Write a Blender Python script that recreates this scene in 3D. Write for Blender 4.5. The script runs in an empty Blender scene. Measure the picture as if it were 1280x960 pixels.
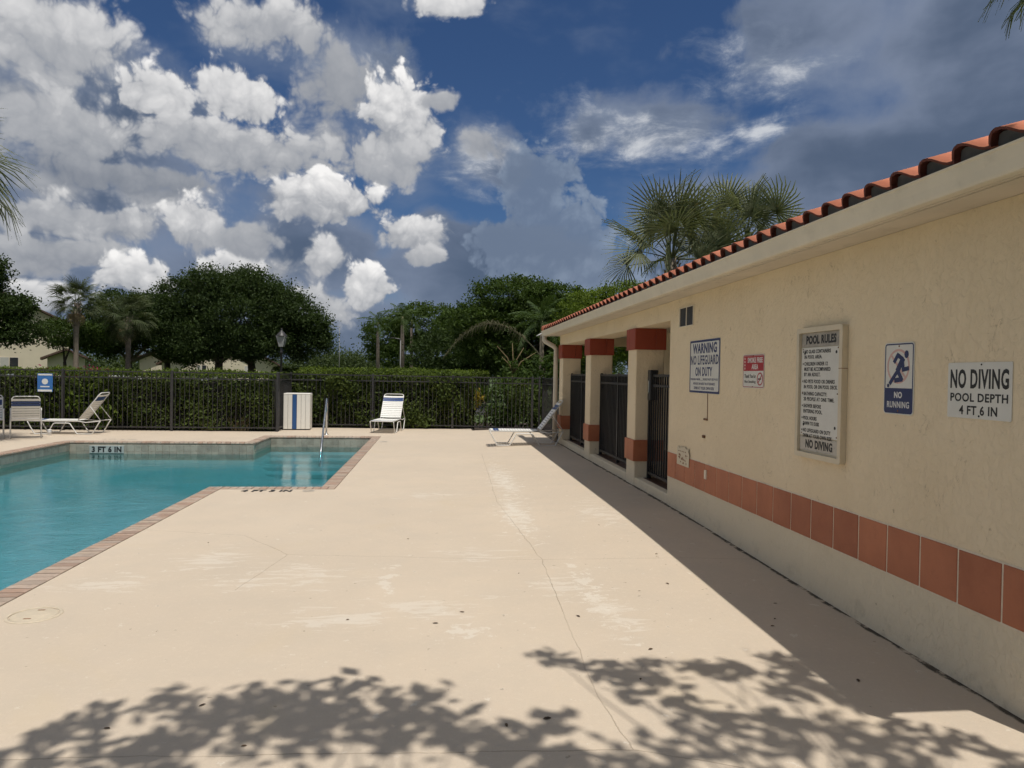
import bpy, bmesh, math, random
import numpy as np
from mathutils import Vector, Matrix
random.seed(7)
rng = np.random.default_rng(11)
S = bpy.context.scene
COL = S.collection

# ------------------------------------------------------------------ camera
cam_d = bpy.data.cameras.new('camera')
cam_d.sensor_fit = 'HORIZONTAL'; cam_d.sensor_width = 36.0; cam_d.lens = 887.0 / 1280.0 * 36.0
cam_d.clip_start = 0.05; cam_d.clip_end = 3000.0
cam = bpy.data.objects.new('camera', cam_d); COL.objects.link(cam)
_yaw = math.atan(95 / 887.0); _pit = math.atan(11.3 / 887.0); _rol = 0.0175
_f = Vector((math.sin(_yaw) * math.cos(_pit), math.cos(_yaw) * math.cos(_pit), -math.sin(_pit)))
_r = Vector((math.cos(_yaw), -math.sin(_yaw), 0)); _u = _r.cross(_f)
_R = _r * math.cos(_rol) + _u * math.sin(_rol); _U = _u * math.cos(_rol) - _r * math.sin(_rol)
cam.matrix_world = Matrix(((_R.x, _U.x, -_f.x, 0.0), (_R.y, _U.y, -_f.y, 0.0), (_R.z, _U.z, -_f.z, 1.625), (0, 0, 0, 1)))
S.camera = cam
S.render.engine = 'CYCLES'
S.render.resolution_x = 1024; S.render.resolution_y = 768
S.cycles.use_denoising = True
S.cycles.use_adaptive_sampling = True; S.cycles.adaptive_threshold = 0.02; S.cycles.adaptive_min_samples = 12
S.cycles.max_bounces = 6; S.cycles.diffuse_bounces = 3; S.cycles.transparent_max_bounces = 12
S.cycles.caustics_reflective = False; S.cycles.caustics_refractive = False
S.view_settings.view_transform = 'Standard'; S.view_settings.look = 'None'
S.view_settings.exposure = 0.50; S.view_settings.gamma = 1.0

# ------------------------------------------------------------------ sun and sky
TOSUN = Vector((0.13, -0.35, 1.0)).normalized()
sun_d = bpy.data.lights.new('sun', 'SUN'); sun_d.energy = 2.66; sun_d.angle = math.radians(0.53); sun_d.color = (1.0, 0.95, 0.87)
sun = bpy.data.objects.new('sun', sun_d); COL.objects.link(sun)
sun.rotation_euler = TOSUN.to_track_quat('Z', 'Y').to_euler()
SKY_STRENGTH = 0.1

class NT:
    """small helper to write node trees as expressions"""
    def __init__(s, tree): s.t = tree; s.n = tree.nodes; s.l = tree.links
    def node(s, kind, ins=None, **props):
        nd = s.n.new(kind)
        for k, v in props.items(): setattr(nd, k, v)
        for k, v in (ins or {}).items(): s.put(nd.inputs[k], v)
        return nd
    def put(s, sock, v):
        if isinstance(v, bpy.types.NodeSocket): s.l.new(v, sock)
        elif v is not None: sock.default_value = v
    def m(s, op, a, b=None, c=None, clamp=False):
        nd = s.n.new('ShaderNodeMath'); nd.operation = op; nd.use_clamp = clamp
        s.put(nd.inputs[0], a); s.put(nd.inputs[1], b); s.put(nd.inputs[2], c)
        return nd.outputs[0]
    def v(s, op, a, b=None, sc=None):
        nd = s.n.new('ShaderNodeVectorMath'); nd.operation = op
        s.put(nd.inputs[0], a); s.put(nd.inputs[1], b)
        if sc is not None: s.put(nd.inputs['Scale'], sc)
        return nd.outputs['Value'] if op in ('LENGTH', 'DOT_PRODUCT', 'DISTANCE') else nd.outputs[0]
    def s_madd(s, a, b, c):
        nd = s.n.new('ShaderNodeVectorMath'); nd.operation = 'MULTIPLY_ADD'
        for i, q in enumerate((a, b, c)): s.put(nd.inputs[i], q)
        return nd.outputs[0]
    def step(s, x, lo, hi, a=0.0, b=1.0, smooth=True):
        nd = s.n.new('ShaderNodeMapRange'); nd.interpolation_type = 'SMOOTHSTEP' if smooth else 'LINEAR'; nd.clamp = True
        s.put(nd.inputs[0], x)
        for i, q in zip((1, 2, 3, 4), (lo, hi, a, b)): s.put(nd.inputs[i], q)
        return nd.outputs[0]
    def mix(s, f, a, b, mode='MIX'):
        nd = s.n.new('ShaderNodeMix'); nd.data_type = 'RGBA'; nd.blend_type = mode; nd.clamp_factor = True
        s.put(nd.inputs[0], f); s.put(nd.inputs[6], a); s.put(nd.inputs[7], b)
        return nd.outputs[2]
    def noise(s, vec, scale, detail=4.0, rough=0.55, out=0, dist=0.0, lac=2.0, dim='3D'):
        nd = s.n.new('ShaderNodeTexNoise'); nd.noise_dimensions = dim
        s.put(nd.inputs['Vector'], vec); s.put(nd.inputs['Scale'], scale); s.put(nd.inputs['Detail'], detail)
        s.put(nd.inputs['Roughness'], rough); s.put(nd.inputs['Distortion'], dist); s.put(nd.inputs['Lacunarity'], lac)
        return nd.outputs[out]
    def comb(s, x, y, z):
        nd = s.n.new('ShaderNodeCombineXYZ'); s.put(nd.inputs[0], x); s.put(nd.inputs[1], y); s.put(nd.inputs[2], z); return nd.outputs[0]
    def sep(s, v):
        nd = s.n.new('ShaderNodeSeparateXYZ'); s.put(nd.inputs[0], v); return nd.outputs

def rgb(r, g, b): return (r, g, b, 1.0)

# clouds: ellipses given in compass azimuth and elevation (degrees), broken up by fractal noise
CUMULUS = [  # az, el, half width, half height, base and top brightness, softness; far ones first
    (-29.0, 16.7, 8.2, 4.5, 0.40, 0.62, 0.90), (-20.4, 12.0, 8.7, 3.3, 0.36, 0.56, 0.90), (-27.6, 11.8, 7.6, 2.8, 0.34, 0.58, 0.90), (-8.1, 17.2, 7.2, 4.0, 0.38, 0.56, 0.90),
    (-13.2, 6.9, 8.0, 3.6, 0.36, 0.52, 0.90), (-13.5, 24.6, 8.5, 3.1, 0.45, 0.78, 0.50), (-27.2, 20.5, 8.3, 5.4, 0.46, 0.78, 0.50), (-8.1, 21.4, 5.4, 4.6, 0.36, 0.50, 0.60),
    (-28.0, 4.4, 5.8, 2.1, 0.50, 0.85, 0.40), (-10.0, 4.7, 5.3, 3.1, 0.40, 0.72, 0.50), (-21.0, 19.2, 4.3, 2.6, 0.55, 1.00, 0.30), (-15.4, 20.1, 4.7, 3.0, 0.55, 1.00, 0.30),
    (-25.8, 15.6, 9.3, 4.3, 0.38, 0.68, 0.50), (-15.1, 16.0, 13.3, 3.6, 0.40, 0.75, 0.42), (-3.5, 19.2, 4.7, 5.5, 0.45, 1.00, 0.30), (-5.0, 16.4, 7.7, 2.9, 0.42, 0.72, 0.42),
    (-22.9, 13.2, 9.3, 2.0, 0.26, 0.48, 0.45), (-26.2, 10.1, 9.2, 2.5, 0.38, 0.80, 0.42), (-17.7, 10.2, 3.7, 3.2, 0.45, 0.92, 0.34), (-27.1, 7.8, 7.2, 2.6, 0.34, 0.66, 0.40),
    (-15.5, 7.5, 4.7, 1.9, 0.55, 1.00, 0.42), (-21.9, 6.4, 4.8, 2.7, 0.50, 1.00, 0.34), (-13.9, 9.5, 3.4, 2.1, 0.36, 0.58, 0.50), (-8.9, 13.0, 6.5, 3.1, 0.42, 1.02, 0.30),
    (-8.6, 8.9, 2.8, 2.5, 0.45, 0.90, 0.42), (-2.3, 11.0, 5.0, 2.1, 0.45, 0.90, 0.34), (-1.1, 9.2, 2.7, 1.1, 0.42, 0.70, 0.40), (-5.2, 6.8, 3.2, 2.5, 0.50, 1.02, 0.30),
    (1.1, 27.5, 6.0, 1.2, 0.60, 0.92, 0.40), (3.2, 18.0, 3.8, 2.5, 0.36, 0.56, 0.70), (0.3, 20.8, 2.3, 1.3, 0.40, 0.66, 0.50)]
TOWER = [(7.3, 14.6, 5.2, 7.2, 1), (9.8, 10.5, 7.0, 6.0, 1), (4.6, 10.5, 5.5, 4.5, .9), (11.5, 6.5, 8.0, 4.5, .9)]
WISP = [(16.5, 18.2, 10.5, 3.4, 1), (19.5, 17.4, 7.5, 2.0, 1), (10.5, 20.0, 8.0, 3.4, .8), (24.8, 18.4, 4.0, 2.0, 1), (24.0, 22.0, 10.0, 4.0, .75), (3.0, 17.0, 6.5, 4.0, .8), (-6.5, 22.0, 6.5, 4.5, .8)]
STORM = [
    (3.0, 8.0, 14.0, 6.0, 1), (36.0, 14.0, 17.0, 8.6, 1.1), (40.0, 22.5, 13.0, 10.5, 1), (24.0, 11.5, 13.0, 5.6, 1),
    (-6.0, 2.6, 42.0, 5.6, 1), (-27.0, 13.0, 16.0, 12.0, 1.05), (-20.0, 6.0, 16.0, 6.0, .9), (-10.0, 9.0, 11.0, 7.0, .75), (28.0, 5.0, 30.0, 7.5, 1), (29.0, 24.5, 10.0, 5.0, .75), (17.0, 19.5, 10.0, 3.4, .62), (3.5, 17.0, 6.0, 4.6, .6), (-6.0, 22.5, 6.0, 5.0, .6)]

def shape_group(name, blobs, soft):
    """strength of the cloud masses at a point of the sky"""
    g = bpy.data.node_groups.new(name, 'ShaderNodeTree')
    g.interface.new_socket('P', in_out='INPUT', socket_type='NodeSocketVector')
    g.interface.new_socket('D', in_out='OUTPUT', socket_type='NodeSocketFloat')
    n = NT(g); gi = g.nodes.new('NodeGroupInput'); go = g.nodes.new('NodeGroupOutput')
    P = gi.outputs[0]; acc = None
    for (a, e, wa, we, wt) in blobs:
        q = n.s_madd(P, (1 / wa, 1 / we, 0), (-a / wa, -e / we, 0))
        val = n.node('ShaderNodeTexGradient', {'Vector': q}, gradient_type='SPHERICAL').outputs[1]
        if wt != 1: val = n.m('MULTIPLY', val, wt)
        acc = val if acc is None else n.m('SMOOTH_MAX', acc, val, soft)
    g.links.new(acc, go.inputs[0])
    return g

def build_world():
    W = bpy.data.worlds.new('World'); S.world = W; W.use_nodes = True
    t = W.node_tree; t.nodes.clear(); n = NT(t)
    def ev(g, p): nd = t.nodes.new('ShaderNodeGroup'); nd.node_tree = g; n.put(nd.inputs[0], p); return nd.outputs[0]
    tc = n.node('ShaderNodeTexCoord'); D = n.v('NORMALIZE', tc.outputs['Generated'])
    x, y, z = n.sep(D)
    az = n.m('MULTIPLY', n.m('ARCTAN2', x, y), 57.2958); el = n.m('MULTIPLY', n.m('ARCSINE', z), 57.2958)
    P = n.comb(az, el, 0.0)
    sky = n.node('ShaderNodeTexSky', sky_type='NISHITA', sun_disc=False)
    sky.sun_elevation = math.asin(TOSUN.z); sky.sun_rotation = math.atan2(TOSUN.x, TOSUN.y)
    sky.altitude = 0; sky.air_density = 1.0; sky.dust_density = 0.4; sky.ozone_density = 2.0
    k = 1.0 / SKY_STRENGTH
    def C(r, g, b): return rgb(r * k, g * k, b * k)
    base = n.mix(1.0, sky.outputs[0], rgb(0.205, 0.285, 0.395), 'MULTIPLY')
    # domain warp shared by all layers
    w = n.noise(P, 0.10, 3.0, 0.5, out=1, dim='2D')
    Pw = n.v('ADD', P, n.v('SCALE', n.v('SUBTRACT', w, (0.5, 0.5, 0.5)), sc=2.4))
    # unseen clouds round the rest of the sky, made fuller and brighter for ambient light
    big = n.noise(P, 0.065, 3.0, 0.5, dim='2D')
    out = n.m('MAXIMUM', n.step(n.m('ABSOLUTE', n.m('SUBTRACT', az, 6.0)), 40, 50), n.step(el, 29, 38))
    gen_c = n.m('MULTIPLY', n.step(big, 0.36, 0.58, 0, 0.6), out)
    gen_s = n.m('MULTIPLY', n.step(big, 0.62, 0.38, 0, 0.6), out)
    # far blue-grey rain cloud
    tex = n.noise(n.v('MULTIPLY', Pw, (0.075, 0.15, 1.0)), 1.0, 5.0, 0.52, dim='2D')
    fs = n.noise(Pw, 0.20, 6.0, 0.55, dim='2D')
    ds = n.m('ADD', n.m('MAXIMUM', ev(shape_group('storm_masses', STORM, 0.1), Pw), gen_s), n.m('MULTIPLY', n.m('SUBTRACT', fs, 0.5), 0.62))
    a_s = n.step(ds, 0.15, n.step(tex, 0.35, 0.65, 0.30, 0.62), 0, 0.94)
    scol = n.mix(n.step(n.m('ADD', n.m('MULTIPLY', ds, -0.38), tex), 0.02, 0.52), C(0.062, 0.086, 0.133), C(0.145, 0.176, 0.243))
    veil = n.mix(n.step(tex, 0.46, 0.78, 0, 0.55), base, C(0.135, 0.170, 0.240))
    col = n.mix(a_s, veil, scol)
    # paler rain tower and thin torn cloud
    mt = ev(shape_group('tower_masses', TOWER, 0.1), Pw)
    dt = n.m('ADD', mt, n.m('MULTIPLY', n.m('SUBTRACT', fs, 0.5), 0.9))
    wt = n.noise(n.v('MULTIPLY', Pw, (0.20, 0.42, 1.0)), 1.0, 7.0, 0.62, dim='2D', dist=0.15)
    mw = ev(shape_group('wisp_masses', WISP, 0.1), Pw)
    dw = n.m('MULTIPLY', n.m('ADD', n.m('MULTIPLY', mw, 0.75), n.m('MULTIPLY', n.m('SUBTRACT', wt, 0.5), 1.5)), n.step(mw, 0.0, 0.12))
    col = n.mix(n.step(dw, 0.10, 0.95, 0, 0.9), col, n.mix(n.step(dw, 0.35, 0.85), C(0.17, 0.205, 0.27), C(0.45, 0.465, 0.49)))
    # cumulus, one heap in front of another: white tops, grey bases
    f0 = n.noise(Pw, 0.24, 8.0, 0.53, dim='2D')
    f1 = n.noise(n.v('ADD', Pw, (0.25, 0.7, 0)), 0.24, 4.0, 0.53, dim='2D')
    vo = n.node('ShaderNodeTexVoronoi', {'Vector': n.v('ADD', Pw, n.v('SCALE', n.v('SUBTRACT', n.noise(P, 0.5, 3.0, 0.5, out=1, dim='2D'), (0.5, 0.5, 0.5)), sc=1.2)), 'Scale': 0.55, 'Detail': 2.0, 'Roughness': 0.5, 'Lacunarity': 2.3}, feature='F1', voronoi_dimensions='2D').outputs['Distance']
    puff = n.m('SUBTRACT', 0.42, vo)
    nz = n.m('ADD', n.m('MULTIPLY', n.m('SUBTRACT', f0, 0.5), 0.95), n.m('MULTIPLY', puff, 0.36))
    rel = n.m('ADD', n.m('MULTIPLY', n.m('SUBTRACT', f0, f1), 2.1), n.m('ADD', n.m('MULTIPLY', puff, 0.75), n.m('MULTIPLY', n.m('SUBTRACT', f1, 0.5), 0.9)))
    dt = n.m('MULTIPLY', n.m('ADD', dt, n.m('MULTIPLY', puff, 0.3)), n.step(mt, 0.0, 0.08))
    tcol = n.mix(n.step(n.m('ADD', n.m('ADD', tex, n.m('MULTIPLY', rel, 0.45)), n.m('MULTIPLY', dt, -0.35)), -0.05, 0.62), C(0.108, 0.142, 0.205), C(0.205, 0.252, 0.325))
    col = n.mix(n.step(dt, 0.20, 0.36, 0, 0.88), col, tcol)
    A = n.m('MULTIPLY', n.step(n.m('ADD', gen_c, n.m('MULTIPLY', nz, 0.6)), 0.14, 0.46), out)
    L = n.step(rel, -0.7, 0.7, 0.40, 0.95)
    for (ca, ce, wa, we, lo, hi, so) in CUMULUS:
        q = n.s_madd(Pw, (1 / wa, 1 / we, 0), (-ca / wa, -ce / we, 0))
        g = n.node('ShaderNodeTexGradient', {'Vector': q}, gradient_type='SPHERICAL').outputs[1]
        al = n.step(n.m('ADD', g, nz), 0.14, 0.14 + so * 0.75)
        al = n.m('MULTIPLY', al, n.m('MULTIPLY', g, 9.0, clamp=True))
        v = n.sep(q)[1]
        br = n.step(n.m('ADD', v, rel), -0.85, 0.80, lo, hi, smooth=False)
        L = n.m('MULTIPLY_ADD', al, n.m('SUBTRACT', br, L), L)
        A = n.m('MAXIMUM', A, al)
    ccol = n.mix(n.step(L, 0.25, 0.60, smooth=False), C(0.140, 0.158, 0.192), C(0.325, 0.332, 0.348))
    ccol = n.mix(n.step(L, 0.58, 1.0, smooth=False), ccol, C(0.665, 0.655, 0.645))
    ccol = n.mix(n.step(A, 0.0, 0.9, 0.55, 0.0), ccol, C(0.175, 0.205, 0.265))
    col = n.mix(A, col, ccol)
    # below the horizon: plain ground bounce colour
    col = n.mix(n.step(el, -2.0, 0.0, 1.0, 0.0), col, C(0.10, 0.10, 0.08))
    bg = n.node('ShaderNodeBackground', {'Color': col, 'Strength': SKY_STRENGTH})
    o = n.node('ShaderNodeOutputWorld'); t.links.new(bg.outputs[0], o.inputs[0])
    W.cycles.sampling_method = 'NONE'
build_world()

# ------------------------------------------------------------------ helpers
def tag(o, label=None, cat=None, group=None, kind=None):
    if label: o['label'] = label
    if cat: o['category'] = cat
    if group: o['group'] = group
    if kind: o['kind'] = kind
    return o

def link(name, data, parent=None, loc=None, rot=None, scale=None):
    o = bpy.data.objects.new(name, data); COL.objects.link(o)
    if parent is not None: o.parent = parent
    if loc is not None: o.location = loc
    if rot is not None: o.rotation_euler = rot
    if scale is not None: o.scale = scale
    return o

def thing(name, label, cat, loc=(0, 0, 0), rz=0.0, group=None):
    o = link(name, None, None, loc, (0, 0, rz)); o.empty_display_size = 0.2
    return tag(o, label, cat, group)

def copy_tree(o, parent=None):
    c = o.copy(); COL.objects.link(c)
    if parent is not None: c.parent = parent
    for ch in list(o.children): copy_tree(ch, c)
    return c

class MB:
    """collects boxes, tubes and prisms and links them as ONE mesh"""
    def __init__(s): s.v = []; s.f = []; s.sm = []
    def add(s, vs, fs, smooth=False):
        b = len(s.v); s.v.extend([tuple(p) for p in vs]); s.f.extend([tuple(b + i for i in f) for f in fs]); s.sm.extend([smooth] * len(fs))
        return s
    def box(s, x0, x1, y0, y1, z0, z1):
        vs = [(x, y, z) for z in (z0, z1) for y in (y0, y1) for x in (x0, x1)]
        return s.add(vs, [(0, 2, 3, 1), (4, 5, 7, 6), (0, 1, 5, 4), (2, 6, 7, 3), (0, 4, 6, 2), (1, 3, 7, 5)])
    def bevbox(s, x0, x1, y0, y1, z0, z1, b):
        bm = bmesh.new(); bmesh.ops.create_cube(bm, size=1.0)
        for v in bm.verts: v.co = Vector(((x0 + x1) / 2 + v.co.x * (x1 - x0), (y0 + y1) / 2 + v.co.y * (y1 - y0), (z0 + z1) / 2 + v.co.z * (z1 - z0)))
        bmesh.ops.bevel(bm, geom=bm.edges[:], offset=b, segments=1, affect='EDGES')
        bm.verts.index_update()
        s.add([v.co[:] for v in bm.verts], [[v.index for v in f.verts] for f in bm.faces]); bm.free(); return s
    def tube(s, pts, r, n=8, cap=True):
        pts = [Vector(p) for p in pts]; m = len(pts)
        rr = r if isinstance(r, (list, tuple)) else [r] * m
        vs = []; ref = Vector((0, 0, 1))
        for i in range(m):
            t = ((pts[min(i + 1, m - 1)] - pts[i]).normalized() + (pts[i] - pts[max(i - 1, 0)]).normalized())
            t = t.normalized() if t.length > 1e-6 else Vector((0, 0, 1))
            if abs(t.dot(ref)) > 0.95: ref = Vector((1, 0, 0)) if abs(t.x) < 0.9 else Vector((0, 1, 0))
            a = t.cross(ref).normalized(); b = a.cross(t).normalized(); ref = b
            for k in range(n):
                th = 2 * math.pi * k / n
                vs.append(pts[i] + (a * math.cos(th) + b * math.sin(th)) * rr[i])
        fs = [(i * n + k, i * n + (k + 1) % n, (i + 1) * n + (k + 1) % n, (i + 1) * n + k) for i in range(m - 1) for k in range(n)]
        s.add(vs, fs, True)
        if cap:
            b = len(s.v) - len(vs)
            s.f.append(tuple(b + k for k in reversed(range(n)))); s.f.append(tuple(b + (m - 1) * n + k for k in range(n))); s.sm += [False, False]
        return s
    def prism(s, prof, axis, a, c, smooth=False):
        """extrude a closed 2-D profile along an axis from a to c"""
        def P(u, w, t): return {'x': (t, u, w), 'y': (u, t, w), 'z': (u, w, t)}[axis]
        n = len(prof); vs = [P(u, w, a) for u, w in prof] + [P(u, w, c) for u, w in prof]
        fs = [(i, (i + 1) % n, n + (i + 1) % n, n + i) for i in range(n)]
        s.add(vs, fs, smooth)
        b = len(s.v) - 2 * n
        s.f.append(tuple(b + i for i in reversed(range(n)))); s.f.append(tuple(b + n + i for i in range(n))); s.sm += [False, False]
        return s
    def lathe(s, prof, n=16, c=(0, 0, 0)):
        vs = [(c[0] + r * math.cos(2 * math.pi * k / n), c[1] + r * math.sin(2 * math.pi * k / n), c[2] + z) for r, z in prof for k in range(n)]
        m = len(prof)
        fs = [(i * n + k, i * n + (k + 1) % n, (i + 1) * n + (k + 1) % n, (i + 1) * n + k) for i in range(m - 1) for k in range(n)]
        return s.add(vs, fs, True)
    def mesh(s, name, mat):
        me = bpy.data.meshes.new(name); me.from_pydata(s.v, [], s.f)
        me.polygons.foreach_set('use_smooth', s.sm)
        if mat: me.materials.append(mat)
        bm = bmesh.new(); bm.from_mesh(me); bmesh.ops.recalc_face_normals(bm, faces=bm.faces[:]); bm.to_mesh(me); bm.free()
        me.update(); return me
    def build(s, name, mat, parent=None, loc=None, rot=None):
        return link(name, s.mesh(name, mat), parent, loc, rot)

def np_mesh(name, V, quads, mat, smooth=False):
    """mesh from arrays: V (n,3), quads (m,4) or tris (m,3)"""
    k = quads.shape[1]; me = bpy.data.meshes.new(name)
    me.vertices.add(len(V)); me.vertices.foreach_set('co', np.ascontiguousarray(V, dtype=np.float32).ravel())
    me.loops.add(quads.size); me.loops.foreach_set('vertex_index', np.ascontiguousarray(quads, dtype=np.int32).ravel())
    me.polygons.add(len(quads)); me.polygons.foreach_set('loop_start', np.arange(0, quads.size, k, dtype=np.int32))
    me.polygons.foreach_set('use_smooth', np.full(len(quads), smooth))
    me.update(calc_edges=True)
    if mat: me.materials.append(mat)
    return me

# ------------------------------------------------------------------ materials
def new_mat(name):
    m = bpy.data.materials.new(name); m.use_nodes = True; m.node_tree.nodes.clear()
    return m, NT(m.node_tree)
def finish(n, shader):
    o = n.node('ShaderNodeOutputMaterial'); n.l.new(shader, o.inputs[0])
def principled(n, col, rough=0.6, normal=None, metal=0.0, spec=0.5, coat=0.0):
    return n.node('ShaderNodeBsdfPrincipled', {'Base Color': col, 'Roughness': rough, 'Metallic': metal, 'Specular IOR Level': spec, 'Normal': normal, 'Coat Weight': coat}).outputs[0]
def bump(n, h, strength=0.3, dist=0.01):
    return n.node('ShaderNodeBump', {'Height': h, 'Strength': strength, 'Distance': dist}).outputs[0]
def coords(n, which='Object'): return n.node('ShaderNodeTexCoord').outputs[which]
def world_pos(n): return n.node('ShaderNodeNewGeometry').outputs['Position']

def simple(name, c, rough=0.5, metal=0.0, var=0.12, scale=8.0, bmp=0.0, bscale=40.0, spec=0.5, grime=0.0, world=False, coat=0.0):
    m, n = new_mat(name); co = world_pos(n) if world else coords(n)
    oi = n.node('ShaderNodeObjectInfo').outputs['Random']
    nz = n.noise(co, scale, 5.0, 0.6)
    f = n.m('ADD', n.m('MULTIPLY', nz, 0.75), n.m('MULTIPLY', oi, 0.25))
    lo = rgb(*[x * (1 - var) for x in c]); hi = rgb(*[min(1, x * (1 + var)) for x in c])
    col = n.mix(n.step(f, 0.25, 0.75), lo, hi)
    if grime: col = n.mix(n.step(n.noise(co, scale * 2.3, 8.0, 0.7), 0.52, 0.72, 0, grime), col, rgb(c[0] * .35, c[1] * .33, c[2] * .30))
    nb = bump(n, n.noise(co, bscale, 4.0, 0.6), bmp, 0.004) if bmp else None
    finish(n, principled(n, col, n.step(nz, 0.2, 0.8, max(0.02, rough - .08), min(1, rough + .08)), nb, metal, spec, coat)); return m

def leaf_mat(name, dark, light, trans=0.35, rough=0.5):
    m, n = new_mat(name)
    gi = n.node('ShaderNodeNewGeometry'); rnd = gi.outputs['Random Per Island']
    nz = n.noise(coords(n), 0.8, 4.0, 0.6)
    f = n.m('ADD', n.m('MULTIPLY', rnd, 0.6), n.m('MULTIPLY', n.step(nz, 0.3, 0.7), 0.4))
    col = n.mix(f, rgb(*dark), rgb(*light))
    p = principled(n, col, rough + .15, spec=0.18)
    tr = n.node('ShaderNodeBsdfTranslucent', {'Color': n.mix(0.5, col, rgb(light[0] * 1.3, light[1] * 1.4, light[2] * .6))}).outputs[0]
    mx = n.node('ShaderNodeMixShader', {0: trans, 1: p, 2: tr}).outputs[0]
    finish(n, mx); return m

def deck_material():
    m, n = new_mat('cool_deck_concrete'); P = world_pos(n); x, y, z = n.sep(P)
    warm = n.noise(P, 0.35, 5.0, 0.55); fine = n.noise(P, 26.0, 6.0, 0.65); mid = n.noise(P, 2.2, 7.0, 0.62)
    col = n.mix(n.step(warm, 0.30, 0.70), rgb(0.515, 0.432, 0.338), rgb(0.562, 0.470, 0.366))
    col = n.mix(n.step(mid, 0.35, 0.75, 0, 0.40), col, rgb(0.470, 0.405, 0.328))
    col = n.mix(n.step(fine, 0.50, 0.75, 0, 0.22), col, rgb(0.66, 0.58, 0.47))
    grain = n.noise(P, 110.0, 3.0, 0.6)
    col = n.mix(n.step(grain, 0.52, 0.72, 0, 0.30), col, rgb(0.40, 0.335, 0.26))
    col = n.mix(n.step(n.noise(P, 0.22, 4.0, 0.6, dist=0.6), 0.50, 0.70, 0, 0.35), col, rgb(0.60, 0.51, 0.405))
    # pale scuffs where the coating has worn, in patches and trails
    st = n.noise(n.v('MULTIPLY', P, (3.0, 11.0, 1.0)), 1.0, 11.0, 0.72, dist=0.9)
    def near(cx, cy, rx, ry): return n.node('ShaderNodeTexGradient', {'Vector': n.s_madd(P, (1 / rx, 1 / ry, 0), (-cx / rx, -cy / ry, 0))}, gradient_type='SPHERICAL').outputs[1]
    patch = None
    for q in ((0.0, 4.9, 1.0, 0.6), (-0.6, 4.75, 0.9, 0.5), (0.95, 8.3, 0.45, 2.4), (1.05, 10.5, 0.5, 3.5), (0.95, 5.4, 0.55, 1.0), (1.25, 4.7, 0.35, 1.2), (-1.9, 6.3, 0.7, 0.9), (-2.4, 5.6, 0.8, 0.6), (0.0, 9.5, 1.2, 0.6), (-1.2, 5.7, 1.2, 0.8), (0.4, 6.4, 0.9, 0.6), (1.9, 8.0, 0.6, 2.0)):
        g = near(*q); patch = g if patch is None else n.m('MAXIMUM', patch, g)
    wear = n.step(n.m('ADD', st, n.m('MULTIPLY', patch, 0.26)), 0.690, 0.750, 0, 0.52)
    col = n.mix(wear, col, rgb(0.62, 0.565, 0.485))
    trail = None
    for q in ((0.95, 8.2, 0.28, 2.2), (1.05, 11.0, 0.30, 3.0), (1.18, 5.2, 0.16, 1.3), (-0.35, 5.6, 0.10, 0.9), (0.2, 4.45, 0.35, 0.25), (0.86, 7.9, 0.16, 0.5)):
        g = near(*q); trail = g if trail is None else n.m('MAXIMUM', trail, g)
    dots = n.noise(P, 9.0, 6.0, 0.68)
    col = n.mix(n.step(n.m('ADD', dots, n.m('MULTIPLY', trail, 0.20)), 0.63, 0.67, 0, 0.55), col, rgb(0.635, 0.585, 0.505))
    # yellowish and brown stains
    col = n.mix(n.step(n.noise(P, 0.9, 6.0, 0.6, dist=0.8), 0.56, 0.74, 0, 0.30), col, rgb(0.52, 0.42, 0.28))
    spots = n.noise(P, 18.0, 3.0, 0.5)
    col = n.mix(n.step(spots, 0.705, 0.74, 0, 0.55), col, rgb(0.23, 0.18, 0.13))
    # cracks and saw-cut joints: distance to polylines, wobbled
    wob = n.v('SCALE', n.v('SUBTRACT', n.noise(P, 3.2, 5.0, 0.6, out=1), (0.5, 0.5, 0.5)), sc=0.055)
    Q = n.sep(n.v('ADD', P, wob)); qx, qy = Q[0], Q[1]
    def seg(x0, y0, x1, y1):
        dx, dy = x1 - x0, y1 - y0; L2 = dx * dx + dy * dy
        tt = n.m('DIVIDE', n.m('ADD', n.m('MULTIPLY', n.m('SUBTRACT', qx, x0), dx), n.m('MULTIPLY', n.m('SUBTRACT', qy, y0), dy)), L2, clamp=True)
        ex = n.m('SUBTRACT', qx, n.m('MULTIPLY_ADD', tt, dx, x0)); ey = n.m('SUBTRACT', qy, n.m('MULTIPLY_ADD', tt, dy, y0))
        return n.m('SQRT', n.m('ADD', n.m('MULTIPLY', ex, ex), n.m('MULTIPLY', ey, ey)))
    lines = [(-2.9, 3.17, 0.88, 3.0), (0.88, 3.0, 2.2, 2.45), (0.88, 3.0, 0.84, 3.5), (0.84, 3.5, 0.95, 6.17), (0.95, 6.17, 0.80, 9.0), (0.80, 9.0, 0.95, 14.5),
             (-1.28, 6.44, 0.95, 6.17), (0.95, 6.17, 2.8, 5.99), (-1.28, 6.44, -1.85, 7.2), (-1.85, 7.2, -2.95, 7.5), (-1.28, 6.44, -1.45, 5.4), (-1.35, 14.0, 2.8, 13.7)]
    dist = None
    for q in lines:
        d = seg(*q); dist = d if dist is None else n.m('MINIMUM', dist, d)
    crack = n.m('MULTIPLY', n.step(dist, 0.0020, 0.0052, 1.0, 0.0), n.step(n.noise(P, 1.7, 3.0), 0.30, 0.52, 0.35, 1.0))
    col = n.mix(n.m('MULTIPLY', crack, 0.40), col, rgb(0.17, 0.125, 0.085))
    # dirt packed into the joint against the building
    jw = n.m('ADD', x, n.m('MULTIPLY', n.m('SUBTRACT', n.noise(P, 2.6, 6.0, 0.7), 0.5), 0.11))
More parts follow.
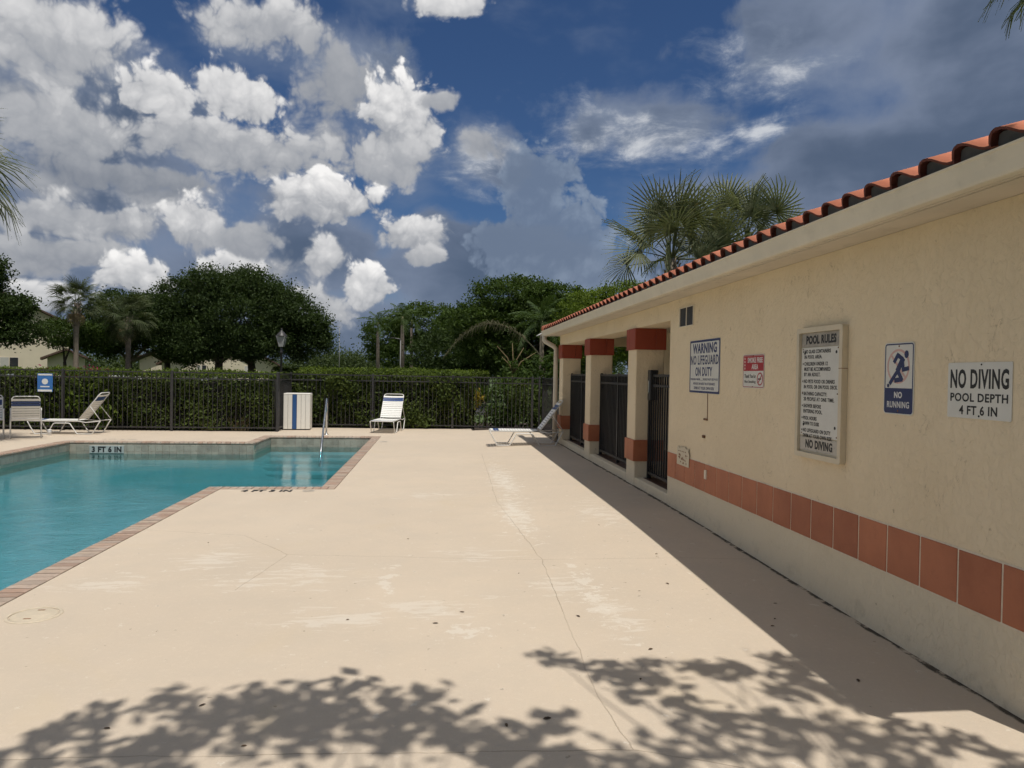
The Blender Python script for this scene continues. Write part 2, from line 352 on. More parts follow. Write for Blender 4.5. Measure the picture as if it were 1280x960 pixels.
    dirt = n.m('MULTIPLY', n.step(jw, 2.808, 2.826), n.step(n.noise(P, 9.0, 5.0, 0.7), 0.34, 0.50))
    col = n.mix(n.m('MULTIPLY', dirt, 0.9), col, rgb(0.035, 0.027, 0.020))
    hgt = n.m('ADD', n.m('ADD', n.m('MULTIPLY', grain, 0.25), n.m('MULTIPLY', fine, 0.35)), n.m('ADD', n.m('MULTIPLY', mid, 0.5), n.m('MULTIPLY', crack, -1.0)))
    finish(n, principled(n, col, 0.82, bump(n, hgt, 0.35, 0.006), spec=0.25)); return m

def stucco_material():
    m, n = new_mat('cream_stucco'); P = world_pos(n); x, y, z = n.sep(P)
    a = n.noise(P, 1.1, 5.0, 0.6); st = n.noise(n.v('MULTIPLY', P, (20.0, 20.0, 13.0)), 1.0, 6.0, 0.62, dist=0.35)
    mark = n.m('MULTIPLY', n.step(n.m('ABSOLUTE', n.m('SUBTRACT', n.noise(n.v('MULTIPLY', P, (16.0, 11.0, 6.0)), 1.0, 4.0, 0.6, dist=0.8), 0.5)), 0.0, 0.012, -1.0, 0.0), n.step(n.noise(P, 4.3, 4.0, 0.6), 0.58, 0.66)); kd = n.m('ADD', n.step(st, 0.43, 0.57), n.m('MULTIPLY', mark, 1.5)); fine = n.noise(P, 60.0, 4.0, 0.6)
    col = n.mix(n.step(a, 0.3, 0.7), rgb(0.760, 0.630, 0.435), rgb(0.800, 0.672, 0.475))
    col = n.mix(n.step(n.noise(n.v('MULTIPLY', P, (3.0, 3.0, 0.5)), 1.0, 6.0, 0.6), 0.52, 0.75, 0, 0.22), col, rgb(0.62, 0.51, 0.35))
    col = n.mix(n.m('MULTIPLY', mark, -0.55), col, rgb(0.33, 0.25, 0.15))
    low = n.step(z, 0.40, 0.44, 1.0, 0.0)
    blot = n.noise(P, 5.0, 8.0, 0.7)
    col = n.mix(n.m('MULTIPLY', low, 0.65), col, rgb(0.69, 0.62, 0.475))
    col = n.mix(n.m('MULTIPLY', n.m('MULTIPLY', low, n.step(z, 0.02, 0.30, 1.0, 0.25)), n.step(blot, 0.52, 0.68, 0, 0.35)), col, rgb(0.36, 0.31, 0.22))
    col = n.mix(n.step(n.noise(P, 13.0, 4.0, 0.5), 0.70, 0.76, 0, 0.5), col, rgb(0.30, 0.22, 0.13))
    h = n.m('ADD', n.m('MULTIPLY', kd, 0.8), n.m('MULTIPLY', fine, 0.25))
    finish(n, principled(n, col, 0.85, bump(n, h, 0.50, 0.008), spec=0.2)); return m

def tile_material(name, c, var=0.18, rough=0.6):
    m, n = new_mat(name); co = world_pos(n); oi = n.node('ShaderNodeObjectInfo').outputs['Random']
    a = n.noise(co, 3.0, 6.0, 0.6)
    lo = rgb(c[0] * (1 - var), c[1] * (1 - var * 1.2), c[2] * (1 - var * 1.2)); hi = rgb(c[0] * (1 + var * .8), c[1] * (1 + var), c[2] * (1 + var))
    col = n.mix(n.m('ADD', n.m('MULTIPLY', oi, 0.55), n.m('MULTIPLY', n.step(a, 0.3, 0.7), 0.45)), lo, hi)
    col = n.mix(n.step(n.noise(co, 11.0, 7.0, 0.7), 0.55, 0.75, 0, 0.30), col, rgb(c[0] * .55, c[1] * .5, c[2] * .5))
    finish(n, principled(n, col, rough, bump(n, n.noise(co, 45.0, 4.0, 0.6), 0.2, 0.003), spec=0.35)); return m

def coping_material():
    m, n = new_mat('coping_brick'); co = world_pos(n); oi = n.node('ShaderNodeObjectInfo').outputs['Random']
    cr = n.node('ShaderNodeValToRGB', {0: oi}); e = cr.color_ramp.elements
    e[0].position = 0.0; e[0].color = rgb(0.30, 0.215, 0.165); e[1].position = 1.0; e[1].color = rgb(0.44, 0.34, 0.27)
    for p, c in ((0.3, (0.37, 0.25, 0.185)), (0.55, (0.42, 0.33, 0.255)), (0.8, (0.33, 0.265, 0.215))):
        q = e.new(p); q.color = rgb(*c)
    col = n.mix(n.step(n.noise(co, 16.0, 7.0, 0.7), 0.42, 0.72, 0, 0.5), cr.outputs[0], rgb(0.25, 0.20, 0.165))
    col = n.mix(n.step(n.noise(co, 5.0, 6.0, 0.65), 0.52, 0.72, 0, 0.5), col, rgb(0.53, 0.47, 0.41))
    finish(n, principled(n, col, 0.75, bump(n, n.noise(co, 50.0, 5.0, 0.65), 0.4, 0.004), spec=0.3)); return m

def water_material():
    m, n = new_mat('pool_water'); P = world_pos(n)
    a = n.noise(n.v('MULTIPLY', P, (2.2, 3.4, 1.0)), 1.0, 4.0, 0.55, dist=0.4); b = n.noise(n.v('MULTIPLY', P, (10.0, 22.0, 1.0)), 1.0, 4.0, 0.6)
    calm = n.step(n.noise(P, 0.35, 3.0, 0.5), 0.40, 0.62, 0.25, 1.0)
    h = n.m('MULTIPLY', n.m('ADD', a, n.m('MULTIPLY', b, 0.34)), calm)
    nb = bump(n, h, 0.22, 0.06)
    tr = n.node('ShaderNodeBsdfTransparent', {'Color': rgb(0.275, 0.590, 0.655)}).outputs[0]
    gl = n.node('ShaderNodeBsdfGlossy', {'Color': rgb(1, 1, 1), 'Roughness': 0.03, 'Normal': nb}).outputs[0]
    fr = n.node('ShaderNodeFresnel', {'IOR': 1.33, 'Normal': nb}).outputs[0]
    finish(n, n.node('ShaderNodeMixShader', {0: fr, 1: tr, 2: gl}).outputs[0]); return m

M = {}
M['deck'] = deck_material(); M['stucco'] = stucco_material(); M['coping'] = coping_material(); M['water'] = water_material()
M['wall_tile'] = tile_material('saltillo_band_tile', (0.430, 0.152, 0.076), 0.24, 0.55)
M['cap_tile'] = tile_material('dark_red_tile', (0.300, 0.058, 0.030), 0.14, 0.5)
M['roof_tile'] = tile_material('terracotta_roof_tile', (0.64, 0.225, 0.128), 0.20, 0.6)
M['tile_edge'] = tile_material('painted_shade_tile_edge', (0.115, 0.032, 0.022), 0.2, 0.7)  # dark colour puts the shade into tile ends and undersides
M['grout'] = simple('pale_grout', (0.66, 0.58, 0.45), 0.9, var=.15, scale=20, bmp=.3)
M['birdstop'] = simple('grey_mortar', (0.085, 0.083, 0.085), 0.9, var=.2, scale=12, bmp=.4)
M['gutter'] = simple('cream_painted_gutter', (0.70, 0.63, 0.50), 0.5, var=.07, scale=3.0, grime=.14, world=True)
M['soffit'] = simple('cream_painted_soffit', (0.64, 0.57, 0.46), 0.7, var=.08, scale=3.0, grime=.22, world=True)
M['white'] = simple('white_metal_flashing', (0.74, 0.73, 0.70), 0.4, var=.06, scale=6)
M['dark_floor'] = simple('dark_red_floor_tile', (0.075, 0.035, 0.024), 0.55, var=.25, scale=4, world=True)
M['iron'] = simple('black_painted_aluminium', (0.022, 0.022, 0.024), 0.45, var=.15, scale=9, world=True)
M['pole_grey'] = simple('weathered_grey_pole', (0.22, 0.22, 0.21), 0.6)
M['iron_brown'] = simple('dark_bronze_aluminium', (0.032, 0.030, 0.030), 0.5, var=.15, scale=9, world=True)
M['plaster'] = simple('pool_plaster', (0.66, 0.73, 0.72), 0.8, var=.08, scale=1.6, world=True)
M['waterline'] = simple('waterline_tile', (0.36, 0.33, 0.27), 0.35, var=.22, scale=6, grime=.45, world=True)
M['steel'] = simple('stainless_tube', (0.55, 0.56, 0.57), 0.22, metal=1.0, var=.05, scale=10)
M['frame_white'] = simple('white_powder_coated_tube', (0.66, 0.65, 0.62), 0.4, var=.06, scale=9)
M['strap_white'] = simple('white_vinyl_strap', (0.78, 0.77, 0.73), 0.5, var=.06, scale=10)
M['strap_blue'] = simple('blue_vinyl_strap', (0.024, 0.060, 0.185), 0.45, var=.15, scale=10)
M['slat_white'] = simple('white_plastic_slat', (0.76, 0.74, 0.68), 0.5, var=.05, scale=8)
M['slat_blue'] = simple('blue_plastic_slat', (0.020, 0.085, 0.25), 0.5, var=.1, scale=8)
M['black'] = simple('black_plastic', (0.02, 0.02, 0.02), 0.5)
M['sign_white'] = simple('white_sign_plate', (0.66, 0.65, 0.60), 0.45, var=.06, scale=9, grime=.06)
M['depth_tile'] = simple('pale_depth_tile', (0.42, 0.44, 0.42), 0.4, var=.12, scale=12, grime=.2)
M['sign_cream'] = simple('yellowed_sign_plate', (0.60, 0.52, 0.38), 0.45, var=.06, scale=9, grime=.06)
M['sign_grey'] = simple('grey_weathered_plate', (0.42, 0.39, 0.34), 0.6, var=.25, scale=14, grime=.5)
M['sign_frame'] = simple('cream_sign_frame', (0.62, 0.54, 0.40), 0.5, var=.07, scale=7, grime=.12)
M['ink_navy'] = simple('navy_ink', (0.022, 0.034, 0.11), 0.5, var=.2, scale=30)
M['ink_black'] = simple('black_ink', (0.014, 0.014, 0.015), 0.5, var=.2, scale=30)
M['ink_red'] = simple('red_ink', (0.36, 0.022, 0.030), 0.5, var=.12, scale=14)
M['ink_pink'] = simple('faded_red_ink', (0.62, 0.40, 0.35), 0.5, var=.1, scale=14)
M['ink_white'] = simple('white_ink', (0.70, 0.69, 0.66), 0.5, var=.05)
M['ink_brown'] = simple('brown_residue', (0.20, 0.095, 0.045), 0.8, var=.4, scale=40)
M['sign_blue'] = simple('blue_sign_plate', (0.035, 0.15, 0.42), 0.45, var=.1)
M['grass'] = simple('lawn', (0.055, 0.085, 0.022), 0.9, var=.45, scale=1.2, bmp=.6, bscale=60, world=True)
M['asphalt'] = simple('asphalt', (0.055, 0.055, 0.055), 0.9, var=.2, scale=3, bmp=.3, bscale=80, world=True)
M['core'] = simple('hedge_inner_shade', (0.018, 0.020, 0.010), 0.95, var=.4, scale=9, bmp=.8, bscale=40, world=True)  # near-black colour stands in for the shade between hedge leaves
M['soil'] = simple('mulch_soil', (0.045, 0.030, 0.020), 0.95, var=.4, scale=9, bmp=.8, bscale=40, world=True)
M['bark'] = simple('grey_brown_bark', (0.100, 0.078, 0.058), 0.9, var=.35, scale=6, bmp=.9, bscale=22)
M['palm_bark'] = simple('palm_trunk_bark', (0.200, 0.165, 0.125), 0.9, var=.3, scale=9, bmp=.9, bscale=26)
M['oak_leaf'] = leaf_mat('oak_leaf', (0.014, 0.028, 0.009), (0.062, 0.095, 0.026), 0.28)
M['olive_leaf'] = leaf_mat('olive_green_leaf', (0.020, 0.042, 0.010), (0.085, 0.130, 0.026), 0.3)
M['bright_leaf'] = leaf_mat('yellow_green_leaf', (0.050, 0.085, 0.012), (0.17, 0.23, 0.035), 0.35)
M['hedge_leaf'] = leaf_mat('hedge_leaf', (0.024, 0.042, 0.010), (0.110, 0.145, 0.032), 0.24)
M['far_leaf'] = leaf_mat('far_tree_leaf', (0.035, 0.055, 0.020), (0.085, 0.115, 0.040), 0.3)
M['palm_leaf'] = leaf_mat('fan_palm_leaf', (0.062, 0.085, 0.042), (0.205, 0.215, 0.120), 0.26, 0.42)
M['dry_grey'] = leaf_mat('weathered_palm_leaf', (0.070, 0.070, 0.042), (0.165, 0.155, 0.095), 0.3)
M['dark_palm'] = leaf_mat('dark_fan_palm_leaf', (0.030, 0.048, 0.020), (0.110, 0.128, 0.060), 0.25)
M['palm_dry'] = leaf_mat('dry_palm_leaf', (0.16, 0.12, 0.06), (0.34, 0.27, 0.15), 0.3)
M['feather_leaf'] = leaf_mat('feather_palm_leaf', (0.028, 0.055, 0.018), (0.085, 0.125, 0.040), 0.3)
M['croton_leaf'] = leaf_mat('croton_leaf', (0.12, 0.12, 0.015), (0.34, 0.24, 0.03), 0.3)
M['magenta'] = leaf_mat('bougainvillea_bract', (0.17, 0.010, 0.050), (0.40, 0.03, 0.14), 0.3)
M['petiole'] = simple('palm_petiole', (0.16, 0.17, 0.06), 0.5, var=.2, scale=5)
M['twig'] = simple('bare_twig', (0.12, 0.085, 0.06), 0.9, var=.3, scale=8)
M['house_wall'] = simple('cream_house_stucco', (0.62, 0.55, 0.42), 0.85, var=.06, scale=1, bmp=.2, bscale=14)
M['house_roof'] = simple('brown_house_roof', (0.085, 0.050, 0.036), 0.8, var=.2, scale=3)
M['glass'] = simple('dark_window_glass', (0.03, 0.035, 0.04), 0.08, var=.2)
M['blind'] = simple('window_blind', (0.45, 0.44, 0.41), 0.6, var=.1)
M['paint_white'] = simple('white_car_paint', (0.62, 0.62, 0.61), 0.25, var=.03, coat=.5)
M['paint_silver'] = simple('silver_car_paint', (0.36, 0.37, 0.38), 0.25, metal=.5, var=.03, coat=.5)
M['paint_dark'] = simple('dark_grey_car_paint', (0.035, 0.037, 0.04), 0.25, var=.03, coat=.5)
M['paint_red'] = simple('red_car_paint', (0.22, 0.018, 0.018), 0.25, var=.03, coat=.5)
M['rubber'] = simple('tyre_rubber', (0.02, 0.02, 0.02), 0.85)
M['lantern_glass'] = simple('frosted_lantern_glass', (0.42, 0.43, 0.42), 0.3)
M['dry_leaf'] = simple('dry_fallen_leaf', (0.09, 0.055, 0.03), 0.85, var=.4)
M['cup'] = simple('white_plastic_cup', (0.72, 0.74, 0.76), 0.35)
M['lid'] = simple('faded_plastic_lid', (0.575, 0.49, 0.37), 0.7, var=.12, scale=20, grime=.15)

# ------------------------------------------------------------------ ground, deck, pool
def rise(x, y):
    def ss(a, b, t): t = min(1, max(0, (t - a) / (b - a))); return t * t * (3 - 2 * t)
    return 0.066 * ss(3.2, 8.6, y) * ss(0.6, 2.4, x)

_gx = (-400, -8.6, -1.2, 400); _gy = (-250, -2.6, 18.6, 900)
_gm = MB()
for _i in range(3):
    for _j in range(3):
        if _i == 1 and _j == 1: continue      # the pool lies in this gap, under the deck
        _gm.add([(_gx[_i], _gy[_j], -0.12), (_gx[_i + 1], _gy[_j], -0.12), (_gx[_i + 1], _gy[_j + 1], -0.12), (_gx[_i], _gy[_j + 1], -0.12)], [(0, 1, 2, 3)])
tag(_gm.build('ground', M['grass']), kind='structure')
POOL = [(-3.1, -2.0), (-3.1, 10.2), (-1.57, 10.2), (-1.57, 18.1), (-4.05, 18.1), (-4.05, 16.45), (-7.95, 16.45), (-7.95, -2.0)]
CW = 0.2     # coping width
def inside_pool(x, y, o=0.0):
    a = (-7.95 - o < x < -3.1 + o) and (-2.0 - o < y < 16.45 + o)
    b = (-4.05 - o < x < -1.57 + o) and (10.2 - o < y < 18.1 + o)
    return a or b

def build_deck():
    xs = sorted(set([-16, -12, -7.95 - CW, -4.05 - CW, -3.1 + CW, -1.57 + CW, -9, -0.5, 0.2] + [round(0.6 + 0.15 * i, 3) for i in range(17)] + [3.2]))
    ys = sorted(set([-6.0, -2.0 - CW, 0, 10.2 - CW, 16.45 + CW, 18.1 + CW, 19.55, 20.35, 21.05] + [round(1 + 0.5 * i, 3) for i in range(37)]))
    xs = np.array(xs); ys = np.array(ys)
    idx = {}; V = []; F = []
    def vid(i, j):
        if (i, j) not in idx: idx[(i, j)] = len(V); V.append((xs[i], ys[j], rise(xs[i], ys[j])))
        return idx[(i, j)]
    for i in range(len(xs) - 1):
        for j in range(len(ys) - 1):
            cx, cy = (xs[i] + xs[i + 1]) / 2, (ys[j] + ys[j + 1]) / 2
            if inside_pool(cx, cy, CW): continue
            if cx < -4.2 and cy > 19.55: continue
            if cx > 0.6 and cy > 20.35 + 0.6 * max(0, (1.6 - cx)): continue
            F.append((vid(i, j), vid(i + 1, j), vid(i + 1, j + 1), vid(i, j + 1)))
    o = link('pool_deck', bpy.data.meshes.new('pool_deck')); o.data.from_pydata(V, [], F); o.data.materials.append(M['deck'])
    o.data.polygons.foreach_set('use_smooth', [True] * len(F))
    return tag(o, kind='structure')
deck = build_deck()

def build_pool():
    basin = MB(); zt = -0.06; zw = -0.40; zb = -0.80
    n = len(POOL)
    def inset(d): return [(-3.1 - d, -2.0 + d), (-3.1 - d, 10.2 + d), (-1.57 - d, 10.2 + d), (-1.57 - d, 18.1 - d), (-4.05 + d, 18.1 - d), (-4.05 + d, 16.45 - d), (-7.95 + d, 16.45 - d), (-7.95 + d, -2.0 + d)]
    rings = [(0.0, zw), (0.04, -0.50), (0.14, -0.62), (0.34, -0.73), (0.70, zb)]
    vs = [(x, y, z) for d, z in rings for x, y in inset(d)]
    fs = [(j * n + i, j * n + (i + 1) % n, (j + 1) * n + (i + 1) % n, (j + 1) * n + i) for j in range(len(rings) - 1) for i in range(n)]
    basin.add(vs, fs + [tuple((len(rings) - 1) * n + i for i in range(n))], True)
    b = tag(basin.build('pool_basin', M['plaster']), kind='structure')
    line = MB()
    for i in range(n):
        (x0, y0), (x1, y1) = POOL[i], POOL[(i + 1) % n]
        line.add([(x0, y0, zt), (x1, y1, zt), (x1, y1, zw), (x0, y0, zw)], [(0, 1, 2, 3)])
    line.build('waterline_backing', M['grout'], b)
    # square waterline tiles on the walls that face the camera
    t = MB().bevbox(-0.073, 0.073, -0.008, 0.008, -0.073, 0.073, 0.003).mesh('waterline_tile', M['waterline'])
    for (x0, x1, y) in ((-7.95, -4.05, 16.45), (-4.05, -1.57, 18.1)):
        k = int((x1 - x0) / 0.15)
        for i in range(k):
            for r in range(2):
                link('waterline_tile', t, b, (x0 + 0.075 + 0.15 * i, y - 0.004, -0.135 - 0.15 * r))
    k = int((16.4 - 11.0) / 0.15)
    for i in range(k):
        link('waterline_tile', t, b, (-7.946, 16.37 - 0.15 * i, -0.135), (0, 0, math.pi / 2))
    for i in range(10):
        link('waterline_tile', t, b, (-4.046, 18.02 - 0.15 * i, -0.135), (0, 0, math.pi / 2))
    # entry steps in the far bay
    for s, (y, z) in enumerate(((17.65, -0.38), (17.2, -0.48), (16.75, -0.58), (16.3, -0.68))):
        MB().bevbox(-4.045, -1.575, y, 18.095, -0.799, z, 0.02).build('step', M['plaster'], b)
    wm = bpy.data.meshes.new('water'); wm.from_pydata([(x, y, -0.262) for x, y in POOL], [], [tuple(range(n))]); wm.materials.append(M['water']); wm.update()
    if wm.polygons[0].normal.z < 0: wm.flip_normals()
    w = link('water', wm)
    tag(w, kind='structure')
    return b
basin = build_pool()

def build_coping():
    root = thing('pool_coping', 'tan and pink brick coping that edges the swimming pool', 'coping')
    L, Wd, T = CW + 0.012, 0.098, 0.058
    def brick_mesh(nm, l, w):
        # bull-nosed towards +x (the pool side)
        pr = [(-l / 2, -T), (l / 2 - 0.02, -T), (l / 2, -T + 0.02), (l / 2, -0.026), (l / 2 - 0.006, -0.010), (l / 2 - 0.022, 0.0), (-l / 2 + 0.003, 0.0), (-l / 2, -0.003)]
        return MB().prism(pr, 'y', -w / 2 + 0.004, w / 2 - 0.004).mesh(nm, M['coping'])
    bmsh = brick_mesh('brick', L, Wd)
    bed = MB()
    def run(p0, p1, nrm, e0=0.0, e1=0.0):
        """bricks side by side along p0-p1 (pool edge); nrm points away from the water"""
        p0 = Vector(p0); p1 = Vector(p1); d = (p1 - p0); Ln = d.length; d.normalize(); nv = Vector(nrm)
        k = int(round((Ln + e0 + e1) / 0.1)); st = (Ln + e0 + e1) / k
        a = math.atan2(-nv.y, -nv.x)
        for i in range(k):
            c = p0 + d * (-e0 + st * (i + 0.5)) + nv * (CW / 2 - 0.012)
            yield (c.x, c.y, 0.006 + random.uniform(-.0015, .0015)), (0, 0, a + random.uniform(-.012, .012)), st / 0.1
        q0 = p0 - d * e0; q1 = p1 + d * e1
        bed.add([(q0.x, q0.y, -0.012), (q1.x, q1.y, -0.012), (q1.x + nv.x * CW, q1.y + nv.y * CW, -0.012), (q0.x + nv.x * CW, q0.y + nv.y * CW, -0.012)], [(0, 1, 2, 3)])
    alls = []
    alls += list(run((-3.1, 3.0, 0), (-3.1, 10.0, 0), (1, 0, 0)))
    alls += list(run((-3.1, 10.2, 0), (-1.57, 10.2, 0), (0, -1, 0), 0.0, CW))
    alls += list(run((-1.57, 10.2, 0), (-1.57, 18.1, 0), (1, 0, 0), 0.0, CW))
    alls += list(run((-4.05, 18.1, 0), (-1.57, 18.1, 0), (0, 1, 0), CW, 0.0))
    alls += list(run((-4.05, 16.45, 0), (-4.05, 18.1, 0), (-1, 0, 0), 0.0, 0.0))
    alls += list(run((-7.95, 16.45, 0), (-4.05, 16.45, 0), (0, 1, 0), CW, 0.0))
    alls.sort(key=lambda q: q[0][0] ** 2 + q[0][1] ** 2)
    left = list(run((-7.95, 9.0, 0), (-7.95, 16.45, 0), (-1, 0, 0)))
    near = alls[:258]; rest = alls[258:] + left
    for p, r, s in near: link('brick', bmsh, root, p, r, (1, s, 1))
    b2 = MB(); src = bmsh
    for p, r, s in rest:
        mt = Matrix.Translation(p) @ Matrix.Rotation(r[2], 4, 'Z') @ Matrix.Diagonal((1, s, 1, 1))
        b2.add([mt @ v.co for v in src.vertices], [tuple(f.vertices) for f in src.polygons])
    tag(b2.build('far_bricks', M['coping'], root), kind='stuff')
    bed.build('mortar_bed', M['grout'], root)
    # plain edging where the coping runs on behind the viewer
    MB().box(-3.112, -2.9, -2.0, 2.995, -0.058, 0.005).build('edging', M['coping'], root)
    MB().box(-8.15, -7.938, -2.0, 8.995, -0.058, 0.005).build('edging', M['coping'], root)
build_coping()

# ------------------------------------------------------------------ pool house
WX = 2.85            # wall face
Y0, Y1 = 2.31, 16.75  # eave ends
EX = 2.525           # tile edge
RX = 5.3             # ridge
EX2 = 2 * RX - EX
SL = math.tan(math.radians(18.5))
ZE = 2.675           # roof sheet height at the eave
house = thing('pool_house', 'long cream stucco pool house with red barrel tile roof and open breezeway', 'building', (0, 0, 0))

def build_house():
    H = house
    WY0, WY1 = 2.72, 8.46
    w = MB().box(WX, 7.75, WY0, WY1, -0.12, 2.56).build('wall', M['stucco'], H)
    # columns on both sides of the breezeway
    cols = [(9.95, 10.37), (12.97, 13.39), (15.88, 16.30)]
    colobjs = []
    for (a, b) in cols:
        colobjs.append(MB().bevbox(WX, WX + 0.42, a, b, -0.12, 2.335, 0.012).build('column', M['stucco'], H))
        MB().bevbox(7.33, 7.75, a, b, -0.12, 2.335, 0.012).build('column', M['stucco'], H)
    MB().box(WX + 0.004, WX + 0.40, WY1 - 0.002, 16.30, 2.33, 2.558).build('beam', M['stucco'], H)
    MB().box(7.35, 7.748, WY1 - 0.002, 16.30, 2.33, 2.558).build('beam', M['stucco'], H)
    MB().box(WX + 0.40, 7.35, 16.02, 16.29, 2.33, 2.558).build('beam', M['stucco'], H)
    MB().box(WX + 0.40, 7.35, WY1 + .002, 16.02, 2.52, 2.556).build('breezeway_ceiling', M['soffit'], H)
    MB().box(4.55, 4.70, WY1 + .003, 15.95, 0.1, 2.519).build('partition', M['stucco'], H)
    # kerb and dark floor of the breezeway
    for a, b in ((WY1, 9.95), (10.37, 12.97), (13.39, 15.88)):
        MB().bevbox(WX + 0.012, WX + 0.13, a, b, -0.1, 0.185, 0.01).build('kerb', M['stucco'], H)
    MB().box(WX + 0.13, 7.5, WY1 + .002, 16.28, -0.1, 0.178).build('breezeway_floor', M['dark_floor'], H)
    # soffit, fascia, gutter
    MB().box(2.512, WX + 0.30, Y0 + 0.05, Y1 - 0.05, 2.562, 2.58).build('soffit', M['soffit'], H)
    MB().box(2.60, 7.99, Y0 + 0.05, WY0 + 0.1, 2.5625, 2.5805).build('soffit', M['soffit'], H)
    MB().box(2.545, 2.565, Y0 + 0.05, Y1 - 0.05, 2.545, 2.66).build('fascia', M['soffit'], H)
    prof = [(2.545, 2.550), (2.512, 2.551), (2.502, 2.556), (2.497, 2.568), (2.488, 2.610), (2.478, 2.645), (2.474, 2.662), (2.466, 2.668), (2.466, 2.676), (2.480, 2.676), (2.480, 2.664), (2.545, 2.664)]
    g = MB().prism(prof, 'y', Y0 - 0.02, Y1 + 0.02).build('gutter', M['gutter'], H)
    # lower fascia strip between gutter and wall
    MB().box(2.60, 2.655, Y0 + .06, Y1 - .06, 2.5515, 2.5625).build('soffit_batten', M['soffit'], H)
    # gutter round the corner, catching the sun
    MB().add([(2.44, Y1 + 0.02, 2.60), (2.44, Y1 + 0.62, 2.60), (2.60, Y1 + 0.62, 2.70), (2.60, Y1 + 0.02, 2.70), (2.44, Y1 + 0.02, 2.59), (2.44, Y1 + 0.62, 2.59), (2.60, Y1 + 0.62, 2.69), (2.60, Y1 + 0.02, 2.69)],
             [(0, 1, 2, 3), (4, 7, 6, 5), (0, 4, 5, 1), (1, 5, 6, 2), (2, 6, 7, 3), (3, 7, 4, 0)]).build('flashing', M['white'], H)
    dsx = 2.52
    MB().tube([(dsx, 16.55, 2.56), (dsx, 16.55, 2.46), (dsx + .03, 16.53, 2.42), (dsx + .22, 16.46, 2.31), (dsx + .265, 16.44, 2.25), (dsx + .265, 16.44, 1.2), (dsx + .265, 16.44, 0.10)], 0.058, 8).build('downspout', M['soffit'], H)
    # vent high on the wall
    v = MB().box(WX - 0.012, WX + 0.02, 7.66, 8.12, 2.215, 2.225)
    v.box(WX - 0.012, WX + .02, 7.66, 8.12, 2.435, 2.445); v.box(WX - .012, WX + .02, 7.66, 7.675, 2.225, 2.435); v.box(WX - .012, WX + .02, 8.105, 8.12, 2.225, 2.435); v.box(WX - .010, WX + .02, 7.885, 7.90, 2.225, 2.435)
    vo = v.build('vent', M['gutter'], H)
    MB().box(WX - 0.003, WX + 0.02, 7.675, 8.105, 2.225, 2.435).build('vent_screen', M['black'], vo)
    # square tiles in a band along the wall, and round the columns
    tm = MB().bevbox(-0.012, 0.012, -0.1460, 0.1460, -0.148, 0.148, 0.003).mesh('band_tile', M['wall_tile'])
    MB().box(WX - 0.004, WX + 0.01, WY0 + .01, WY1 - .003, 0.412, 0.73).build('grout_band', M['grout'], w)
    y = 8.30; i = 0
    while y > WY0 + 0.12:
        link('band_tile', tm, w, (WX + 0.003, y, 0.571 + random.uniform(-.0012, .0012)), (random.uniform(-.003, .003), 0, 0)); y -= 0.305
    half = lambda nm, l, h, mt: MB().bevbox(-0.012, 0.012, -l / 2, l / 2, -h / 2, h / 2, 0.003).mesh(nm, mt)
    big_c, sml_c = half('cap_tile', 0.303, 0.305, M['cap_tile']), half('cap_tile_cut', 0.150, 0.305, M['cap_tile'])
    big_b, sml_b = half('base_tile', 0.303, 0.305, M['wall_tile']), half('base_tile_cut', 0.150, 0.305, M['wall_tile'])
    for (a, b), c in zip(cols, colobjs):
        for (bg, sm, z, nm) in ((big_c, sml_c, 2.175, 'cap_tile'), (big_b, sml_b, 0.57, 'base_tile')):
            for (yy, rr) in ((a, math.pi / 2), (b, math.pi / 2)):           # faces towards and away from the viewer
                sgn = -1 if yy == a else 1
                link(nm, bg, c, (WX - 0.02 + 0.1525, yy + sgn * 0.012, z), (0, 0, rr))
                link(nm, sm, c, (WX - 0.02 + 0.306 + 0.0775, yy + sgn * 0.012, z), (0, 0, rr))
            link(nm, bg, c, (WX - 0.012, a + 0.1525 - .02, z)); link(nm, sm, c, (WX - 0.012, a + 0.306 + .0775 - .02, z))
    # roof sheets: hipped at both ends
    zr = ZE + SL * (RX - EX); hip = RX - EX
    def sheet(dz): return [(EX + .02, Y0, ZE + dz), (EX2 - .02, Y0, ZE + dz), (EX2 - .02, Y1, ZE + dz), (EX + .02, Y1, ZE + dz), (RX, Y0 + hip, zr + dz), (RX, Y1 - hip, zr + dz)]
    roof = MB().add(sheet(0), [(0, 1, 4), (1, 2, 5, 4), (2, 3, 5), (3, 0, 4, 5)]).build('roof', M['birdstop'], H)
    # barrel tiles; the course along the eave and the next three singly, the rest joined
    pit = (Y1 - Y0) / round((Y1 - Y0) / 0.2386); ns = int(round((Y1 - Y0) / 0.2386))
    ang = math.radians(18.5); cl = 0.36
    up0 = [(-.126, .010), (-.092, .013), (-.062, .025), (-.032, .043), (-.002, .060), (.028, .072), (.058, .076), (.083, .069), (.103, .052), (.114, .030), (.117, .002)]
    th = 0.014; n = len(up0)
    up = [(u, w + th * (.4 + .6 * (k < 9))) for k, (u, w) in enumerate(up0)]; lo = [(u - (.010 if k > 7 else 0), w) for k, (u, w) in enumerate(up0)]
    Lt = cl + 0.05; vs = []
    for (xx, lift) in ((0.0, 0.012), (Lt, 0.0)):
        vs += [(xx, u, w + lift) for u, w in up] + [(xx, u, w + lift) for u, w in lo]
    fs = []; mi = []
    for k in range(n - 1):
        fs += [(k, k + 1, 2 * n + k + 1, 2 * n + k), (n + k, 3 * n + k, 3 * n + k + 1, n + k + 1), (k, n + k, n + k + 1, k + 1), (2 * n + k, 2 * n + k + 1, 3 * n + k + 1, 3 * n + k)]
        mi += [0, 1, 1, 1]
    fs += [(0, 2 * n, 3 * n, n), (n - 1, 2 * n - 1, 4 * n - 1, 3 * n - 1)]; mi += [0, 0]
